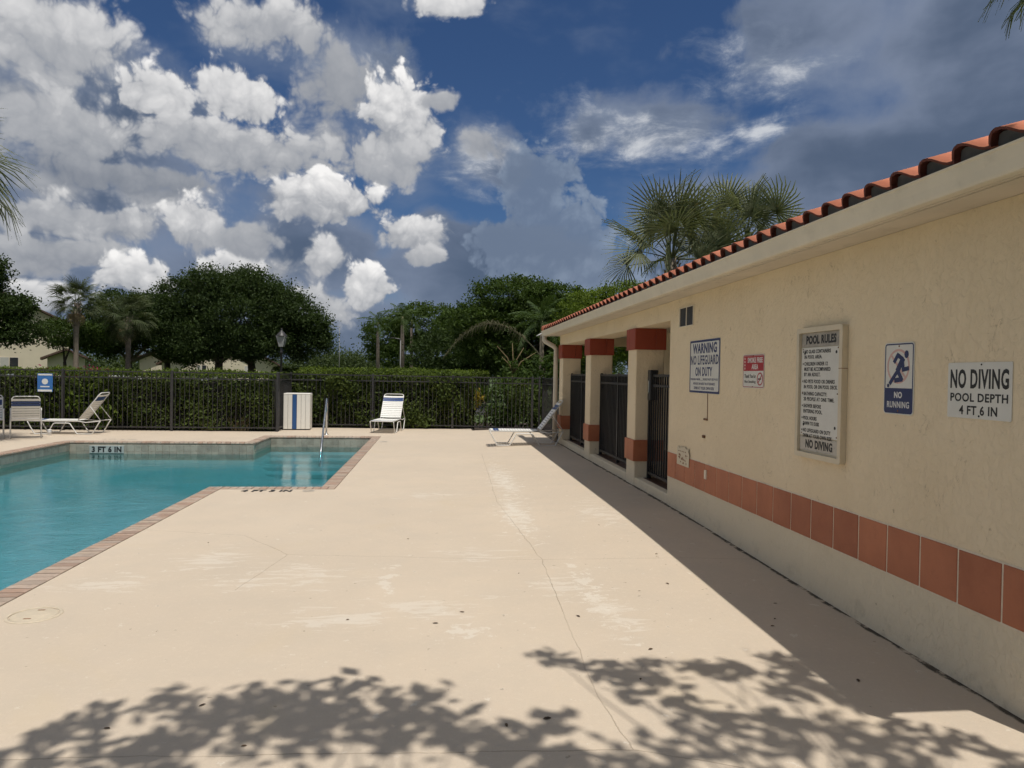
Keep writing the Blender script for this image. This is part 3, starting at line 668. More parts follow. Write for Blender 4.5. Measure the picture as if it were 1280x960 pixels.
    tile = MB().add(vs, fs).mesh('roof_tile', M['roof_tile']); tile.materials.append(M['tile_edge']); tile.polygons.foreach_set('material_index', mi)
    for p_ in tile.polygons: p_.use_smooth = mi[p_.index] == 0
    bl = [(u * .985, w) for u, w in lo[1:10]]
    bs = [(0.035, u, w) for u, w in bl] + [(0.035, bl[-1][0], -0.006), (0.035, bl[0][0], -0.006)]
    stop = MB().add(bs + [(0.055, b_, c_) for a_, b_, c_ in bs], [tuple(range(11)), tuple(reversed(range(11, 22)))]).mesh('birdstop', M['birdstop'])
    rest = MB()
    rows = int(hip / math.cos(ang) / cl)
    for j in range(rows):
        s = j * cl; xo = s * math.cos(ang)
        for i in range(ns):
            yc = Y0 + pit * (i + 0.5)
            if yc < Y0 + xo - 0.02 or yc > Y1 - xo + 0.02: continue
            p = (EX + xo - (0.012 if j == 0 else 0), yc + random.uniform(-.004, .004), ZE + 0.004 + s * math.sin(ang))
            r = (0, -ang + random.uniform(-.012, .012), random.uniform(-.008, .008))
            if j < 4: link('roof_tile', tile, roof, p, r)
            else:
                mt = Matrix.Translation(p) @ Matrix.Rotation(-ang, 4, 'Y')
                rest.add([mt @ v.co for v in tile.vertices], [tuple(f.vertices) for f in tile.polygons])
            if j == 0: link('birdstop', stop, roof, p, r)
    # hip end towards the viewer
    nx = int((EX2 - EX) / 0.2386)
    for j in range(rows):
        xo = j * cl * math.cos(ang)
        for i in range(nx):
            xc = EX + 0.13 + 0.2386 * i
            if xc < EX + xo or xc > EX2 - xo: continue
            mt = Matrix.Translation((xc, Y0 + xo - 0.012, ZE + 0.004 + j * cl * math.sin(ang))) @ Matrix.Rotation(math.pi / 2, 4, 'Z') @ Matrix.Rotation(-ang, 4, 'Y')
            rest.add([mt @ v.co for v in tile.vertices], [tuple(f.vertices) for f in tile.polygons])
    tag(rest.build('upper_roof_tiles', M['roof_tile'], roof), kind='stuff')
    for (p0, p1) in (((EX, Y0, ZE + .05), (RX, Y0 + hip, zr + .07)), ((EX, Y1, ZE + .05), (RX, Y1 - hip, zr + .07)), ((RX, Y0 + hip, zr + .07), (RX, Y1 - hip, zr + .07))):
        MB().tube([p0, p1], 0.085, 10).build('ridge_cap', M['roof_tile'], roof)
    # clips and holes on the wall
    MB().tube([(WX - .004, 7.21, 1.47), (WX - .004, 7.205, 1.20)], 0.0035, 6).build('cable', M['ink_brown'], H)
    MB().bevbox(WX - .012, WX + .004, 7.20, 7.30, 1.18, 1.20, .003).build('clip', M['ink_brown'], H)
    MB().bevbox(WX - .018, WX + .004, 7.255, 7.315, 0.99, 1.02, .004).build('clip', M['ink_brown'], H)
    MB().bevbox(WX - .026, WX + .004, 7.165, 7.215, 0.565, 0.66, .004).build('cover_plate', M['gutter'], H)
build_house()

# ------------------------------------------------------------------ lettering
def text_mesh(txt, mat, w, h, bold=0.012, depth=0.0008, name='lettering', align='C'):
    """flat letters scaled to fill a w x h box (x right, y up, +z out)"""
    cu = bpy.data.curves.new('t', 'FONT'); cu.body = txt; cu.size = 1.0; cu.offset = bold; cu.extrude = 0.02; cu.space_character = 1.10
    cu.align_x = 'CENTER' if align == 'C' else 'LEFT'; cu.resolution_u = 3
    o = bpy.data.objects.new('t', cu); COL.objects.link(o)
    me = bpy.data.meshes.new_from_object(o.evaluated_get(bpy.context.evaluated_depsgraph_get()))
    bpy.data.objects.remove(o); bpy.data.curves.remove(cu)
    n = len(me.vertices); a = np.empty(n * 3, dtype=np.float32); me.vertices.foreach_get('co', a); a = a.reshape(-1, 3)
    lo, hi = a.min(0), a.max(0); sz = np.maximum(hi - lo, 1e-6)
    a[:, 0] = (a[:, 0] - (lo[0] + hi[0]) / 2) * (w / sz[0]); a[:, 1] = (a[:, 1] - (lo[1] + hi[1]) / 2) * (h / sz[1])
    a[:, 2] = (a[:, 2] - lo[2]) / sz[2] * depth
    me.vertices.foreach_set('co', a.ravel()); me.materials.clear(); me.materials.append(mat); me.name = name; me.update()
    return me

# on the wall: sign-local x -> -Y, y -> +Z, z -> -X
WALLROT = Matrix(((0, 0, -1), (-1, 0, 0), (0, 1, 0))).to_euler()
def rounded(w, h, r, n=5):
    out = []
    for cx, cy, a0 in ((w / 2 - r, h / 2 - r, 0), (-w / 2 + r, h / 2 - r, 90), (-w / 2 + r, -h / 2 + r, 180), (w / 2 - r, -h / 2 + r, 270)):
        for k in range(n + 1):
            a = math.radians(a0 + 90 * k / n); out.append((cx + r * math.cos(a), cy + r * math.sin(a)))
    return out
def plate(name, w, h, r, z0, z1, mat, parent, cx=0, cy=0):
    return MB().prism([(x + cx, y + cy) for x, y in rounded(w, h, r)], 'z', z0, z1).build(name, mat, parent)
def ring(name, w, h, r, t, z0, z1, mat, parent, cx=0, cy=0):
    o = [(x + cx, y + cy) for x, y in rounded(w, h, r, 6)]; i = [(x + cx, y + cy) for x, y in rounded(w - 2 * t, h - 2 * t, max(.002, r - t), 6)]; n = len(o)
    vs = [(x, y, z1) for x, y in o] + [(x, y, z1) for x, y in i] + [(x, y, z0) for x, y in o] + [(x, y, z0) for x, y in i]
    fs = []
    for k in range(n):
        q = (k + 1) % n
        fs += [(k, q, n + q, n + k), (2 * n + k, 3 * n + k, 3 * n + q, 2 * n + q), (k, 2 * n + k, 2 * n + q, q), (n + k, n + q, 3 * n + q, 3 * n + k)]
    return MB().add(vs, fs).build(name, mat, parent)
def letters(txt, mat, w, h, cx, cy, z, parent, bold=0.02, name='lettering'):
    return link(name, text_mesh(txt, mat, w, h, bold, name=name), parent, (cx, cy, z))
def screw(x, y, z, parent, r=0.006, mat=None):
    return MB().lathe([(0.0001, 0.003), (r * .7, 0.0028), (r, 0.001), (r, 0.0)], 8, (x, y, z)).build('screw', mat or M['ink_brown'], parent)
def wall_sign(name, label, yc, zc):
    r = thing(name, label, 'sign'); r.location = (WX - 0.001, yc, zc); r.rotation_euler = WALLROT; return r

def sign_warning():
    s = wall_sign('warning_sign', 'tall white sign with navy WARNING NO LIFEGUARD ON DUTY lettering', 7.325, 1.752); w, h = 0.85, 0.575
    plate('panel', w, h, 0.012, 0.0, 0.004, M['sign_white'], s)
    ring('border', w - .004, h - .004, 0.012, 0.022, 0.004, 0.0052, M['ink_navy'], s)
    letters('WARNING', M['ink_navy'], w * .80, .110, 0, .196, .0044, s, .034)
    letters('NO LIFEGUARD', M['ink_navy'], w * .92, .102, 0, .070, .0044, s, .022)
    letters('ON DUTY', M['ink_navy'], w * .56, .098, -.01, -.055, .0044, s, .028)
    letters('PERSONS UNDER ___ SHOULD NOT USE POOL', M['ink_navy'], w * .90, .026, 0, -.140, .0044, s, .01)
    letters('WITHOUT AN ADULT IN ATTENDANCE', M['ink_navy'], w * .72, .026, 0, -.186, .0044, s, .01)
    letters('SWIM AT YOUR OWN RISK', M['ink_navy'], w * .68, .032, 0, -.234, .0044, s, .014)
    for x in (-.40, .40):
        for y in (-.262, .262): screw(x, y, .0052, s)
def no_symbol(parent, cx, cy, r, t, z, mat, ang):
    ring('prohibition_ring', 2 * r, 2 * r, r * .999, t, z, z + .0008, mat, parent, cx, cy)
    a = math.radians(ang); dx, dy = math.cos(a), math.sin(a); nx, ny = -dy * t / 2, dx * t / 2; L = r - t * .5
    MB().prism([(cx + dx * L + nx, cy + dy * L + ny), (cx - dx * L + nx, cy - dy * L + ny), (cx - dx * L - nx, cy - dy * L - ny), (cx + dx * L - nx, cy + dy * L - ny)], 'z', z + .0001, z + .0009).build('prohibition_bar', mat, parent)
def sign_smoke():
    s = wall_sign('smoke_free_sign', 'small red and white smoke free area sign beside the warning sign', 6.14, 1.697); w, h = 0.43, 0.305
    plate('panel', w, h, 0.02, 0.0, 0.004, M['sign_white'], s)
    ring('border', w - .012, h - .012, 0.018, 0.006, 0.004, 0.0048, M['ink_red'], s)
    plate('red_field', w - .03, .135, 0.006, .004, .0047, M['ink_red'], s, 0, .070)
    letters('SMOKE FREE', M['ink_white'], .30, .048, .035, .100, .0048, s, .03)
    letters('AREA', M['ink_white'], .13, .046, .035, .040, .0048, s, .03)
    for k in range(4): plate('small_mark', .030, .018, .004, .0047, .0054, M['ink_pink'], s, -.172, .115 - .03 * k)
    letters('Thank You for', M['ink_black'], .235, .034, -.06, -.044, .0044, s, .012)
    letters('Not Smoking', M['ink_black'], .225, .034, -.06, -.098, .0044, s, .012)
    no_symbol(s, .138, -.07, .058, .011, .0042, M['ink_red'], 45)
    MB().box(.100, .160, -.076, -.064, .0041, .0047).build('cigarette', M['ink_black'], s)
    screw(0, .138, .005, s, .005); screw(0, -.138, .005, s, .005)
def sign_rules():
    s = wall_sign('pool_rules_board', 'tall framed pool rules board with weathered black lettering on white panel', 4.98, 1.530); w, h = 0.63, 0.985
    plate('back_board', w - .02, h - .02, 0.01, 0.0, 0.018, M['sign_frame'], s)
    f = ring('frame', w, h, 0.02, 0.038, 0.0, 0.045, M['sign_frame'], s)
    MB().box(w / 2 - .040, w / 2 + .001, .18, .184, .0, .0458).build('frame_joint', M['ink_brown'], f)
    plate('header_panel', w - .10, .105, .003, .018, .024, M['sign_grey'], s, -.005, .400)
    letters('POOL RULES', M['ink_black'], .41, .066, .0, .400, .0245, s, .045)
    plate('rules_panel', w - .10, .668, .003, .018, .025, M['sign_white'], s, -.005, .008)
    plate('footer_panel', w - .10, .105, .003, .018, .024, M['sign_grey'], s, -.005, -.388)
    letters('NO DIVING', M['ink_black'], .37, .066, .0, -.388, .0245, s, .045)
    rows = ['NO GLASS CONTAINERS', 'IN POOL AREA.', 'CHILDREN UNDER 12', 'MUST BE ACCOMPANIED', 'BY AN ADULT.', 'NO PETS FOOD OR DRINKS', 'IN POOL OR ON POOL DECK.', 'BATHING CAPACITY:', '20 PEOPLE AT ONE TIME.', 'SHOWER BEFORE', 'ENTERING POOL.', 'POOL HOURS', 'DAWN TO DUSK', 'NO LIFEGUARD ON DUTY', 'SWIM AT YOUR OWN RISK']
    gaps = [0, 0, 1, 0, 0, 1, 0, 1, 0, 1, 0, 1, 0, 1, 0]; y = .312
    starts = [0, 2, 5, 7, 9, 11, 13]
    for i, t in enumerate(rows):
        if gaps[i]: y -= .012
        wd = .0192 * len(t)
        letters(t, M['ink_black'], wd, .0285, -.225 + wd / 2, y, .0255, s, .024)
        if i in starts: MB().lathe([(.0001, .0012), (.007, .001), (.007, 0)], 8, (-.243, y, .025)).build('bullet', M['ink_black'], s)
        y -= .0405
    for x in (-.245, .235):
        for yy in (-.31, .0, .33): screw(x, yy, .025, s, .006)
        for yy in (.30, -.245): screw(x * .9, yy, .025, s, .012, M['ink_black'])
def sign_running():
    s = wall_sign('no_running_sign', 'blue and white no running sign with running figure pictogram', 4.112, 1.645); w, h = 0.282, 0.445
    plate('panel', w, h, 0.022, 0.0, 0.004, M['sign_white'], s)
    ring('border', w - .012, h - .012, 0.02, 0.008, 0.004, 0.0048, M['ink_navy'], s)
    plate('blue_field', w - .022, .150, 0.010, .004, .0047, M['ink_navy'], s, 0, -.135)
    letters('NO', M['ink_white'], .075, .040, 0, -.102, .0048, s, .04)
    letters('RUNNING', M['ink_white'], .210, .040, 0, -.162, .0048, s, .022)
    no_symbol(s, -.005, .075, .108, .014, .0041, M['ink_pink'], -45)
    def limb(pts, t):
        t *= 1.3
        for (a, b) in zip(pts[:-1], pts[1:]):
            d = Vector((b[0] - a[0], b[1] - a[1])); L = d.length; d /= L; nx, ny = -d.y * t / 2, d.x * t / 2; e = t * .35
            a2 = (a[0] - d.x * e, a[1] - d.y * e); b2 = (b[0] + d.x * e, b[1] + d.y * e)
            fig.prism([(a2[0] + nx, a2[1] + ny), (b2[0] + nx, b2[1] + ny), (b2[0] - nx, b2[1] - ny), (a2[0] - nx, a2[1] - ny)], 'z', .0052 + .00001 * len(fig.v) * .01, .0060 + .00001 * len(fig.v) * .01)
    fig = MB()
    limb([(.035, .115), (-.005, .055)], .030)                      # trunk
    limb([(.035, .120), (-.010, .145), (-.040, .105)], .020)       # trailing arm
    limb([(.035, .105), (.045, .055), (.088, .062)], .020)         # leading arm
    limb([(-.005, .045), (.030, -.005), (-.028, -.012)], .022)     # bent leg
    limb([(-.010, .045), (-.060, -.008), (-.078, -.028)], .020)    # stretched leg
    fig.prism([(.072 + .019 * math.cos(k * math.pi / 6), .148 + .024 * math.sin(k * math.pi / 6)) for k in range(12)], 'z', .0052, .0062)
    fig.prism([(-.098 + .012 * math.cos(k * math.pi / 6), -.045 + .012 * math.sin(k * math.pi / 6)) for k in range(12)], 'z', .0052, .0062)
    fig.build('running_figure', M['ink_navy'], s)
    screw(0, .200, .004, s, .006); screw(0, -.200, .0048, s, .006)
def sign_diving():
    s = wall_sign('no_diving_sign', 'white rectangular sign with black NO DIVING POOL DEPTH lettering', 3.462, 1.585); w, h = 0.445, 0.300
    plate('panel', w, h, 0.008, 0.0, 0.004, M['sign_white'], s)
    letters('NO DIVING', M['ink_black'], .405, .105, 0, .062, .0042, s, .030)
    letters('POOL DEPTH', M['ink_black'], .400, .046, 0, -.038, .0042, s, .024)
    letters('4 FT 6 IN', M['ink_black'], .265, .050, 0, -.106, .0042, s, .024)
    screw(.02, .138, .004, s, .005, M['ink_black']); screw(.01, -.135, .004, s, .006, M['ink_black'])
def sign_sticker():
    s = wall_sign('peeling_label', 'small peeling white label with rusty brown marks above the tile band', 7.885, 0.728); w, h = 0.40, 0.225
    pr = [(-.20, -.11), (.19, -.112), (.20, .04), (.17, .06), (.185, .10), (.10, .085), (.06, .112), (-.02, .095), (-.06, .110), (-.10, .08), (-.17, .105), (-.20, .08)]
    MB().prism(pr, 'z', 0.012, 0.016).build('panel', M['sign_cream'], s)
    b = MB()
    for k in range(26):
        x, y = random.uniform(-.16, .14), random.uniform(-.09, .015); q = random.uniform(.012, .035)
        b.prism([(x, y), (x + q, y - .004), (x + q * .9, y + q * .5), (x + q * .2, y + q * .6)], 'z', .0162, .0166 + .00002 * k)
    b.build('residue', M['ink_brown'], s)
    for k in range(5): MB().box(-.15 + .055 * k, -.12 + .055 * k, .045, .055, .0161, .0168).build('faded_print', M['ink_brown'], s)
for f in (sign_warning, sign_smoke, sign_rules, sign_running, sign_diving, sign_sticker): f()

# ------------------------------------------------------------------ gates in the breezeway
def picket_panel(root, p0, p1, z0, z1, rails, spacing, pt, mat, rail_t=0.028, posts=None, post_t=0.05, post_z=None, cap=False):
    """pickets, rails and posts between two ground points, all in the coordinates of root"""
    p0 = Vector(p0); p1 = Vector(p1); d = p1 - p0; L = d.length; d.normalize(); a = math.atan2(d.y, d.x)
    pk = MB().box(-pt / 2, pt / 2, -pt / 2, pt / 2, z0, z1).mesh('picket', mat)
    n = int(L / spacing)
    for i in range(1, n):
        q = p0 + d * (L * i / n); link('picket', pk, root, (q.x, q.y, q.z), (0, 0, a))
    rl = MB().box(0, L, -rail_t * .6, rail_t * .6, -rail_t / 2, rail_t / 2).mesh('rail', mat)
    for z in rails: link('rail', rl, root, (p0.x, p0.y, p0.z + z), (0, 0, a))
    if posts:
        pm = MB().box(-post_t / 2, post_t / 2, -post_t / 2, post_t / 2, 0.0, post_z or z1 + .04)
        pm.add([(-post_t * .6, -post_t * .6, (post_z or z1 + .04)), (post_t * .6, -post_t * .6, (post_z or z1 + .04)), (post_t * .6, post_t * .6, (post_z or z1 + .04)), (-post_t * .6, post_t * .6, (post_z or z1 + .04)), (0, 0, (post_z or z1 + .04) + .02)], [(0, 1, 4), (1, 2, 4), (2, 3, 4), (3, 0, 4), (3, 2, 1, 0)])
        pm = pm.mesh('post', mat)
        for t in posts:
            q = p0 + d * t; link('post', pm, root, (q.x, q.y, q.z), (0, 0, a))

GX = WX + 0.21
for (a, b, lab, lock) in ((8.47, 9.94, 'black picket gate with lock box in the opening nearest the signs', True),
                          (10.38, 12.96, 'wide black picket panel in the middle breezeway opening', False),
                          (13.40, 15.87, 'black picket panel in the farthest breezeway opening by the downspout', False)):
    r = thing('breezeway_gate', lab, 'gate', (GX, a, 0.18), 0.0, 'black picket gates of the breezeway')
    posts = [0.03, b - a - 0.03] if lock else [0.03, (b - a) * 0.5, b - a - 0.03]
    picket_panel(r, (0, 0, 0), (0, b - a, 0), 0.05, 1.46, (0.08, 1.33, 1.47), 0.092, 0.020, M['iron'], 0.036, posts, 0.05, 1.49)
    if lock:
        MB().bevbox(-0.06, 0.06, b - a - 0.20, b - a - 0.08, 1.12, 1.55, 0.01).build('lock_box', M['iron'], r)
        MB().bevbox(-0.072, -0.05, b - a - 0.17, b - a - 0.12, 1.22, 1.40, 0.004).build('lock_plate', M['steel'], r)

# ------------------------------------------------------------------ pool fence
def fence_run(label, pts, posts_every=2.4):
    p0 = Vector((pts[0][0], pts[0][1], 0)); r = thing('pool_fence', label, 'fence', p0, 0.0, 'dark picket fence round the pool')
    for a, b in zip(pts[:-1], pts[1:]):
        a = Vector((a[0], a[1], 0)) - p0; b = Vector((b[0], b[1], 0)) - p0; L = (b - a).length
        k = max(1, int(round(L / posts_every)))
        picket_panel(r, a, b, 0.06, 1.53, (0.10, 1.38, 1.54), 0.117, 0.0135, M['iron_brown'], 0.03, [L * i / k for i in range(k + 1)], 0.054, 1.57)
fence_run('dark picket fence along the deck behind the left chairs', [(-12.2, 19.3), (-4.2, 19.48)])
fence_run('dark picket fence from the slatted bin to the pool house corner', [(-4.2, 19.60), (-4.15, 20.95), (0.5, 20.98), (2.75, 20.15), (2.95, 20.12)], 2.35)
fence_run('short dark fence panel behind the end of the pool house', [(3.05, 20.10), (3.10, 17.0)], 1.6)

# blue notice on the fence
s = thing('blue_notice', 'small blue notice with white emblem hanging on the picket fence', 'sign', (-9.93, 19.30, 1.22), 0.0)
MB().bevbox(-0.185, 0.185, -0.012, -0.004, -0.235, 0.235, 0.003).build('panel', M['sign_blue'], s)
MB().box(-0.17, 0.17, -0.0145, -0.011, 0.185, 0.225).build('white_strip', M['ink_white'], s)
MB().box(-0.17, 0.17, -0.0145, -0.011, -0.225, -0.175).build('white_strip', M['ink_white'], s)
e = MB().prism([(0.075 * math.cos(t * math.pi / 8), 0.03 + 0.075 * math.sin(t * math.pi / 8)) for t in range(16)], 'y', -0.0145, -0.011)
e.box(-0.11, 0.11, -0.0145, -0.0112, -0.115, -0.085); e.build('white_emblem', M['ink_white'], s)

# ------------------------------------------------------------------ loungers and chairs
HW = 0.30
def make_lounger():
    r = thing('chaise_lounge', 'x', 'lounger')
    side = [(0.0, .32), (.02, .27), (.145, .035), (.165, .014), (.42, .014), (.45, .035), (.575, .262), (.61, .275), (.91, .275), (.945, .262), (1.09, .035), (1.12, .014), (1.43, .014), (1.46, .035), (1.60, .29), (1.63, .33)]
    for s in (-1, 1): MB().tube([(x, s * (HW + .015), z) for x, z in side], 0.013, 7).build('leg_frame', M['frame_white'], r)
    fr = MB().tube([(1.10, -HW, .325), (.06, -HW, .325), (.015, -HW + .03, .325), (.0, -HW + .08, .325), (.0, HW - .08, .325), (.015, HW - .03, .325), (.06, HW, .325), (1.10, HW, .325)], 0.013, 7)
    for s in (-1, 1): fr.tube([(1.10, s * HW, .325), (1.30, s * (HW + .01), .295), (1.63, s * (HW + .015), .33)], 0.012, 6)
    fr.build('seat_frame', M['frame_white'], r)
    ang = math.radians(53); ca, sa = math.cos(ang), math.sin(ang); BL = .86
    def bp(t, y): return (1.10 + ca * t, y, .325 + sa * t)
    MB().tube([bp(0, -HW + .02), bp(BL - .06, -HW + .02), bp(BL - .015, -HW + .04), bp(BL, -HW + .09), bp(BL, HW - .09), bp(BL - .015, HW - .04), bp(BL - .06, HW - .02), bp(0, HW - .02)], 0.013, 7).build('back_frame', M['frame_white'], r)
    for s in (-1, 1): MB().tube([bp(.46, s * (HW - .02)), (1.63, s * (HW + .005), .345)], 0.009, 6).build('strut', M['frame_white'], r)
    w = .052
    def strap(mat): 
        n = 8; pr = []
        for k in range(n + 1):
            y = -HW - .008 + (2 * HW + .016) * k / n; sag = -.010 * math.sin(math.pi * k / n); pr.append((y, sag))
        vs = [(x, y, z + t) for t in (.0165, .0135) for x in (-w / 2, w / 2) for y, z in pr]
        m = n + 1; fs = []
        for k in range(n): fs += [(k, k + 1, m + k + 1, m + k), (2 * m + k, 3 * m + k, 3 * m + k + 1, 2 * m + k + 1), (k, 2 * m + k, 2 * m + k + 1, k + 1), (m + k, m + k + 1, 3 * m + k + 1, 3 * m + k)]
        return MB().add(vs, fs).mesh('strap', mat)
    wh, bl = strap(M['strap_white']), strap(M['strap_blue'])
    for i in range(17):
        x = .05 + .0625 * i; link('strap', bl if i in (1, 2) else wh, r, (x, 0, .325))
    for i in range(12):
        t = .07 + .0625 * i; link('strap', bl if i in (9, 10) else wh, r, bp(t, 0), (0, -ang, 0), (1, .94, 1))
    return r
L0 = make_lounger()
def place(o, label, loc, rz, group):
    o.location = loc; o.rotation_euler = (0, 0, rz); o['label'] = label; o['group'] = group; return o
place(L0, 'white strap lounger seen side-on beside the pool house downspout', (1.22, 15.95, rise(1.8, 15.9)), math.radians(-2), 'strap loungers')
place(copy_tree(L0), 'white strap lounger facing the camera in front of the hedge', (-1.42, 19.18, 0), math.radians(82), 'strap loungers')
place(copy_tree(L0), 'white strap lounger at the left fence behind the strap chairs', (-9.72, 18.42, 0), math.radians(2), 'strap loungers')

def make_chair():
    r = thing('strap_chair', 'x', 'chair'); hw = .26
    # local: faces +x
    for s in (-1, 1):
        y = s * (hw + .03)
        MB().tube([(-.30, y, .012), (.26, y, .012)], .012, 6).build('runner', M['frame_white'], r)
        MB().tube([(-.30, y, .012), (-.12, y, .40), (-.17, y * .98, .60), (-.12, y, .655), (.20, y, .665), (.25, y, .63), (.16, y, .40), (.26, y, .012)], .012, 7).build('arm_frame', M['frame_white'], r)
    ang = math.radians(66); ca, sa = math.cos(ang), math.sin(ang)
    def bp(t, y): return (-.20 - ca * t, y, .40 + sa * t)
    MB().tube([(.24, -hw, .43), (-.20, -hw, .40), bp(.55, -hw), bp(.60, -hw + .03), bp(.61, -hw + .07), bp(.61, hw - .07), bp(.60, hw - .03), bp(.55, hw), (-.20, hw, .40), (.24, hw, .43), (.265, hw - .04, .432), (.265, -hw + .04, .432), (.24, -hw, .43)], .012, 7).build('seat_frame', M['frame_white'], r)
    w = .052; sm = lambda mt: MB().box(-w / 2, w / 2, -hw - .01, hw + .01, .012, .016).mesh('strap', mt)
    wh, bl = sm(M['strap_white']), sm(M['strap_blue'])
    for i in range(7): link('strap', wh, r, (.22 - .064 * i, 0, .43 - .0042 * i), (0, -.07, 0))
    for i in range(9): link('strap', bl if i in (6, 7) else wh, r, bp(.035 + .062 * i, 0), (0, ang - math.pi + .0, 0))
    return r
C0 = make_chair()
place(C0, 'strap chair with dark blue band turned away beside the left lounger', (-9.28, 17.25, 0), math.radians(118), 'strap chairs')
place(copy_tree(C0), 'white strap chair with blue band cut off by the left edge of the photo', (-9.92, 16.95, 0), math.radians(-62), 'strap chairs')

c = thing('plastic_cup', 'small white plastic cup standing on the deck under the left lounger', 'cup', (-9.12, 17.93, 0))
MB().lathe([(0.0001, 0), (.038, 0), (.043, .09), (.048, .13), (.046, .13), (.040, .09), (.035, .006), (.0001, .006)], 14).build('body', M['cup'], c)
MB().lathe([(.049, .122), (.051, .128), (.049, .136), (.0001, .142)], 14).build('rim', M['strap_white'], c)

# ------------------------------------------------------------------ slatted bin
b = thing('slatted_bin', 'white slatted plastic litter bin with a blue stripe', 'bin', (-3.83, 20.38, 0), math.radians(4))
MB().bevbox(-.30, .30, -.28, .28, .035, .955, .01).build('liner', M['black'], b)
sl = lambda mt: MB().bevbox(-.0555, .0555, -.012, .012, .03, .985, .005).mesh('slat', mt)
sw, sb = sl(M['slat_white']), sl(M['slat_blue'])
for i in range(6):
    for s in (-1, 1): link('slat', sb if i == 2 else sw, b, (-.2925 + .117 * i, s * .295, 0))
for i in range(5):
    for s in (-1, 1): link('slat', sw, b, (s * .345, -.232 + .116 * i, 0), (0, 0, math.pi / 2))
MB().bevbox(-.352, .352, -.31, .31, .988, 1.012, .006).build('rim', M['slat_white'], b)
MB().bevbox(-.33, .33, -.29, .29, .0, .028, .006).build('base', M['black'], b)

# ------------------------------------------------------------------ hand rail at the steps
h = thing('hand_rail', 'stainless steel hand rail leading down into the pool steps', 'hand rail', (-2.80, 18.75, 0))
MB().tube([(0, 0, -.02), (0, 0, .80), (.0, -.03, .88), (.01, -.09, .925), (.02, -.16, .90), (.05, -.62, .52), (.10, -1.35, -.06), (.14, -1.9, -.50), (.145, -1.93, -.64)], .024, 10).build('tube', M['steel'], h)
MB().lathe([(.0001, .02), (.03, .02), (.055, .008), (.058, .0)], 14, (0, 0, .002)).build('flange', M['steel'], h)

# ------------------------------------------------------------------ skimmer lid, depth markers, fallen leaves
k = thing('skimmer_lid', 'round cream plastic skimmer lid set in the deck by the coping', 'lid', (-2.585, 4.92, 0.0))
MB().lathe([(.0001, .006), (.128, .006), (.134, .004), (.136, .001)], 32).build('cover', M['lid'], k)
MB().lathe([(.142, .001), (.142, .007), (.160, .007), (.164, .001)], 32).build('ring', M['lid'], k)
for s in (-1, 1): MB().box(-.022, .022, s * .085 - .007, s * .085 + .007, .0065, .0075).build('finger_slot', M['ink_brown'], k)

t = thing('depth_lettering', 'black painted 4 FT 3 IN depth marking on the deck beside the coping', 'marking', (-2.25, 9.86, 0.004))
link('lettering', text_mesh('4 FT 3 IN', M['ink_black'], .66, .16, .045, .0008), t)
t = thing('no_diving_emblem', 'faded grey no diving emblem painted beside the 4 FT 3 IN depth', 'marking', (-1.70, 9.86, 0.004))
MB().lathe([(.062, 0), (.062, .0008), (.078, .0008), (.078, 0)], 20).build('ring', M['sign_grey'], t)
MB().box(-.06, .06, -.008, .008, 0, .001).build('bar', M['sign_grey'], t, rot=(0, 0, .8))
t = thing('depth_lettering', 'faint 3 FT 6 IN marking on the deck above the far pool wall', 'marking', (-7.15, 17.0, 0.004))
link('lettering', text_mesh('3 FT 6 IN', M['sign_grey'], .70, .14, .01, .0008), t)
t = thing('depth_tile', 'pale wall tile with black 3 FT 6 IN on the far pool wall', 'marking', (-7.17, 16.440, -0.165))
MB().bevbox(-.36, .36, -.016, .004, -.085, .085, .004).build('tile', M['depth_tile'], t)
link('lettering', text_mesh('3 FT 6 IN', M['ink_black'], .62, .135, .05, .0008), t, (0, -.0165, 0), (math.pi / 2, 0, 0))
t = thing('no_diving_emblem', 'small grey emblem painted on the deck by the far pool corner', 'marking', (-1.20, 16.9, 0.004))
MB().lathe([(.062, 0), (.062, .0008), (.085, .0008), (.085, 0)], 20).build('ring', M['sign_grey'], t)
MB().box(-.06, .06, -.01, .01, 0, .001).build('bar', M['sign_grey'], t, rot=(0, 0, .8))

lf = []
for kx in range(2):
    pr = [(-.022, 0, .001), (-.008, -.009, .006), (.010, -.008, .007), (.024, 0, .003), (.010, .009, .005), (-.008, .008, .004)]
    lf.append(MB().add(pr + [(a * .96, b * .96, c - .0015) for a, b, c in pr], [(0, 1, 2, 3, 4, 5), tuple(range(11, 5, -1))]).mesh('fallen_leaf', M['dry_leaf']))
spots = [(0.02, 4.62), (0.20, 4.83), (0.98, 4.70), (1.55, 5.2), (-0.55, 4.72), (1.12, 3.70), (0.55, 3.30), (2.30, 4.55), (2.22, 4.42), (2.45, 4.85), (1.82, 5.35), (-1.1, 3.55), (-1.45, 3.35), (0.35, 3.25), (-0.8, 3.15), (0.7, 5.75), (-2.1, 6.9), (1.75, 7.4), (2.0, 6.2), (-0.25, 7.0), (1.3, 4.1), (2.3, 3.6)]
for i, (x, y) in enumerate(spots):
    o = link('fallen_leaf', lf[i % 2], None, (x, y, rise(x, y) + .001), (0, 0, random.uniform(0, 6.28)), [random.uniform(.5, 1.0)] * 3)
    tag(o, 'small dry brown leaf lying on the pale deck', 'leaf', 'dry leaves on the deck')

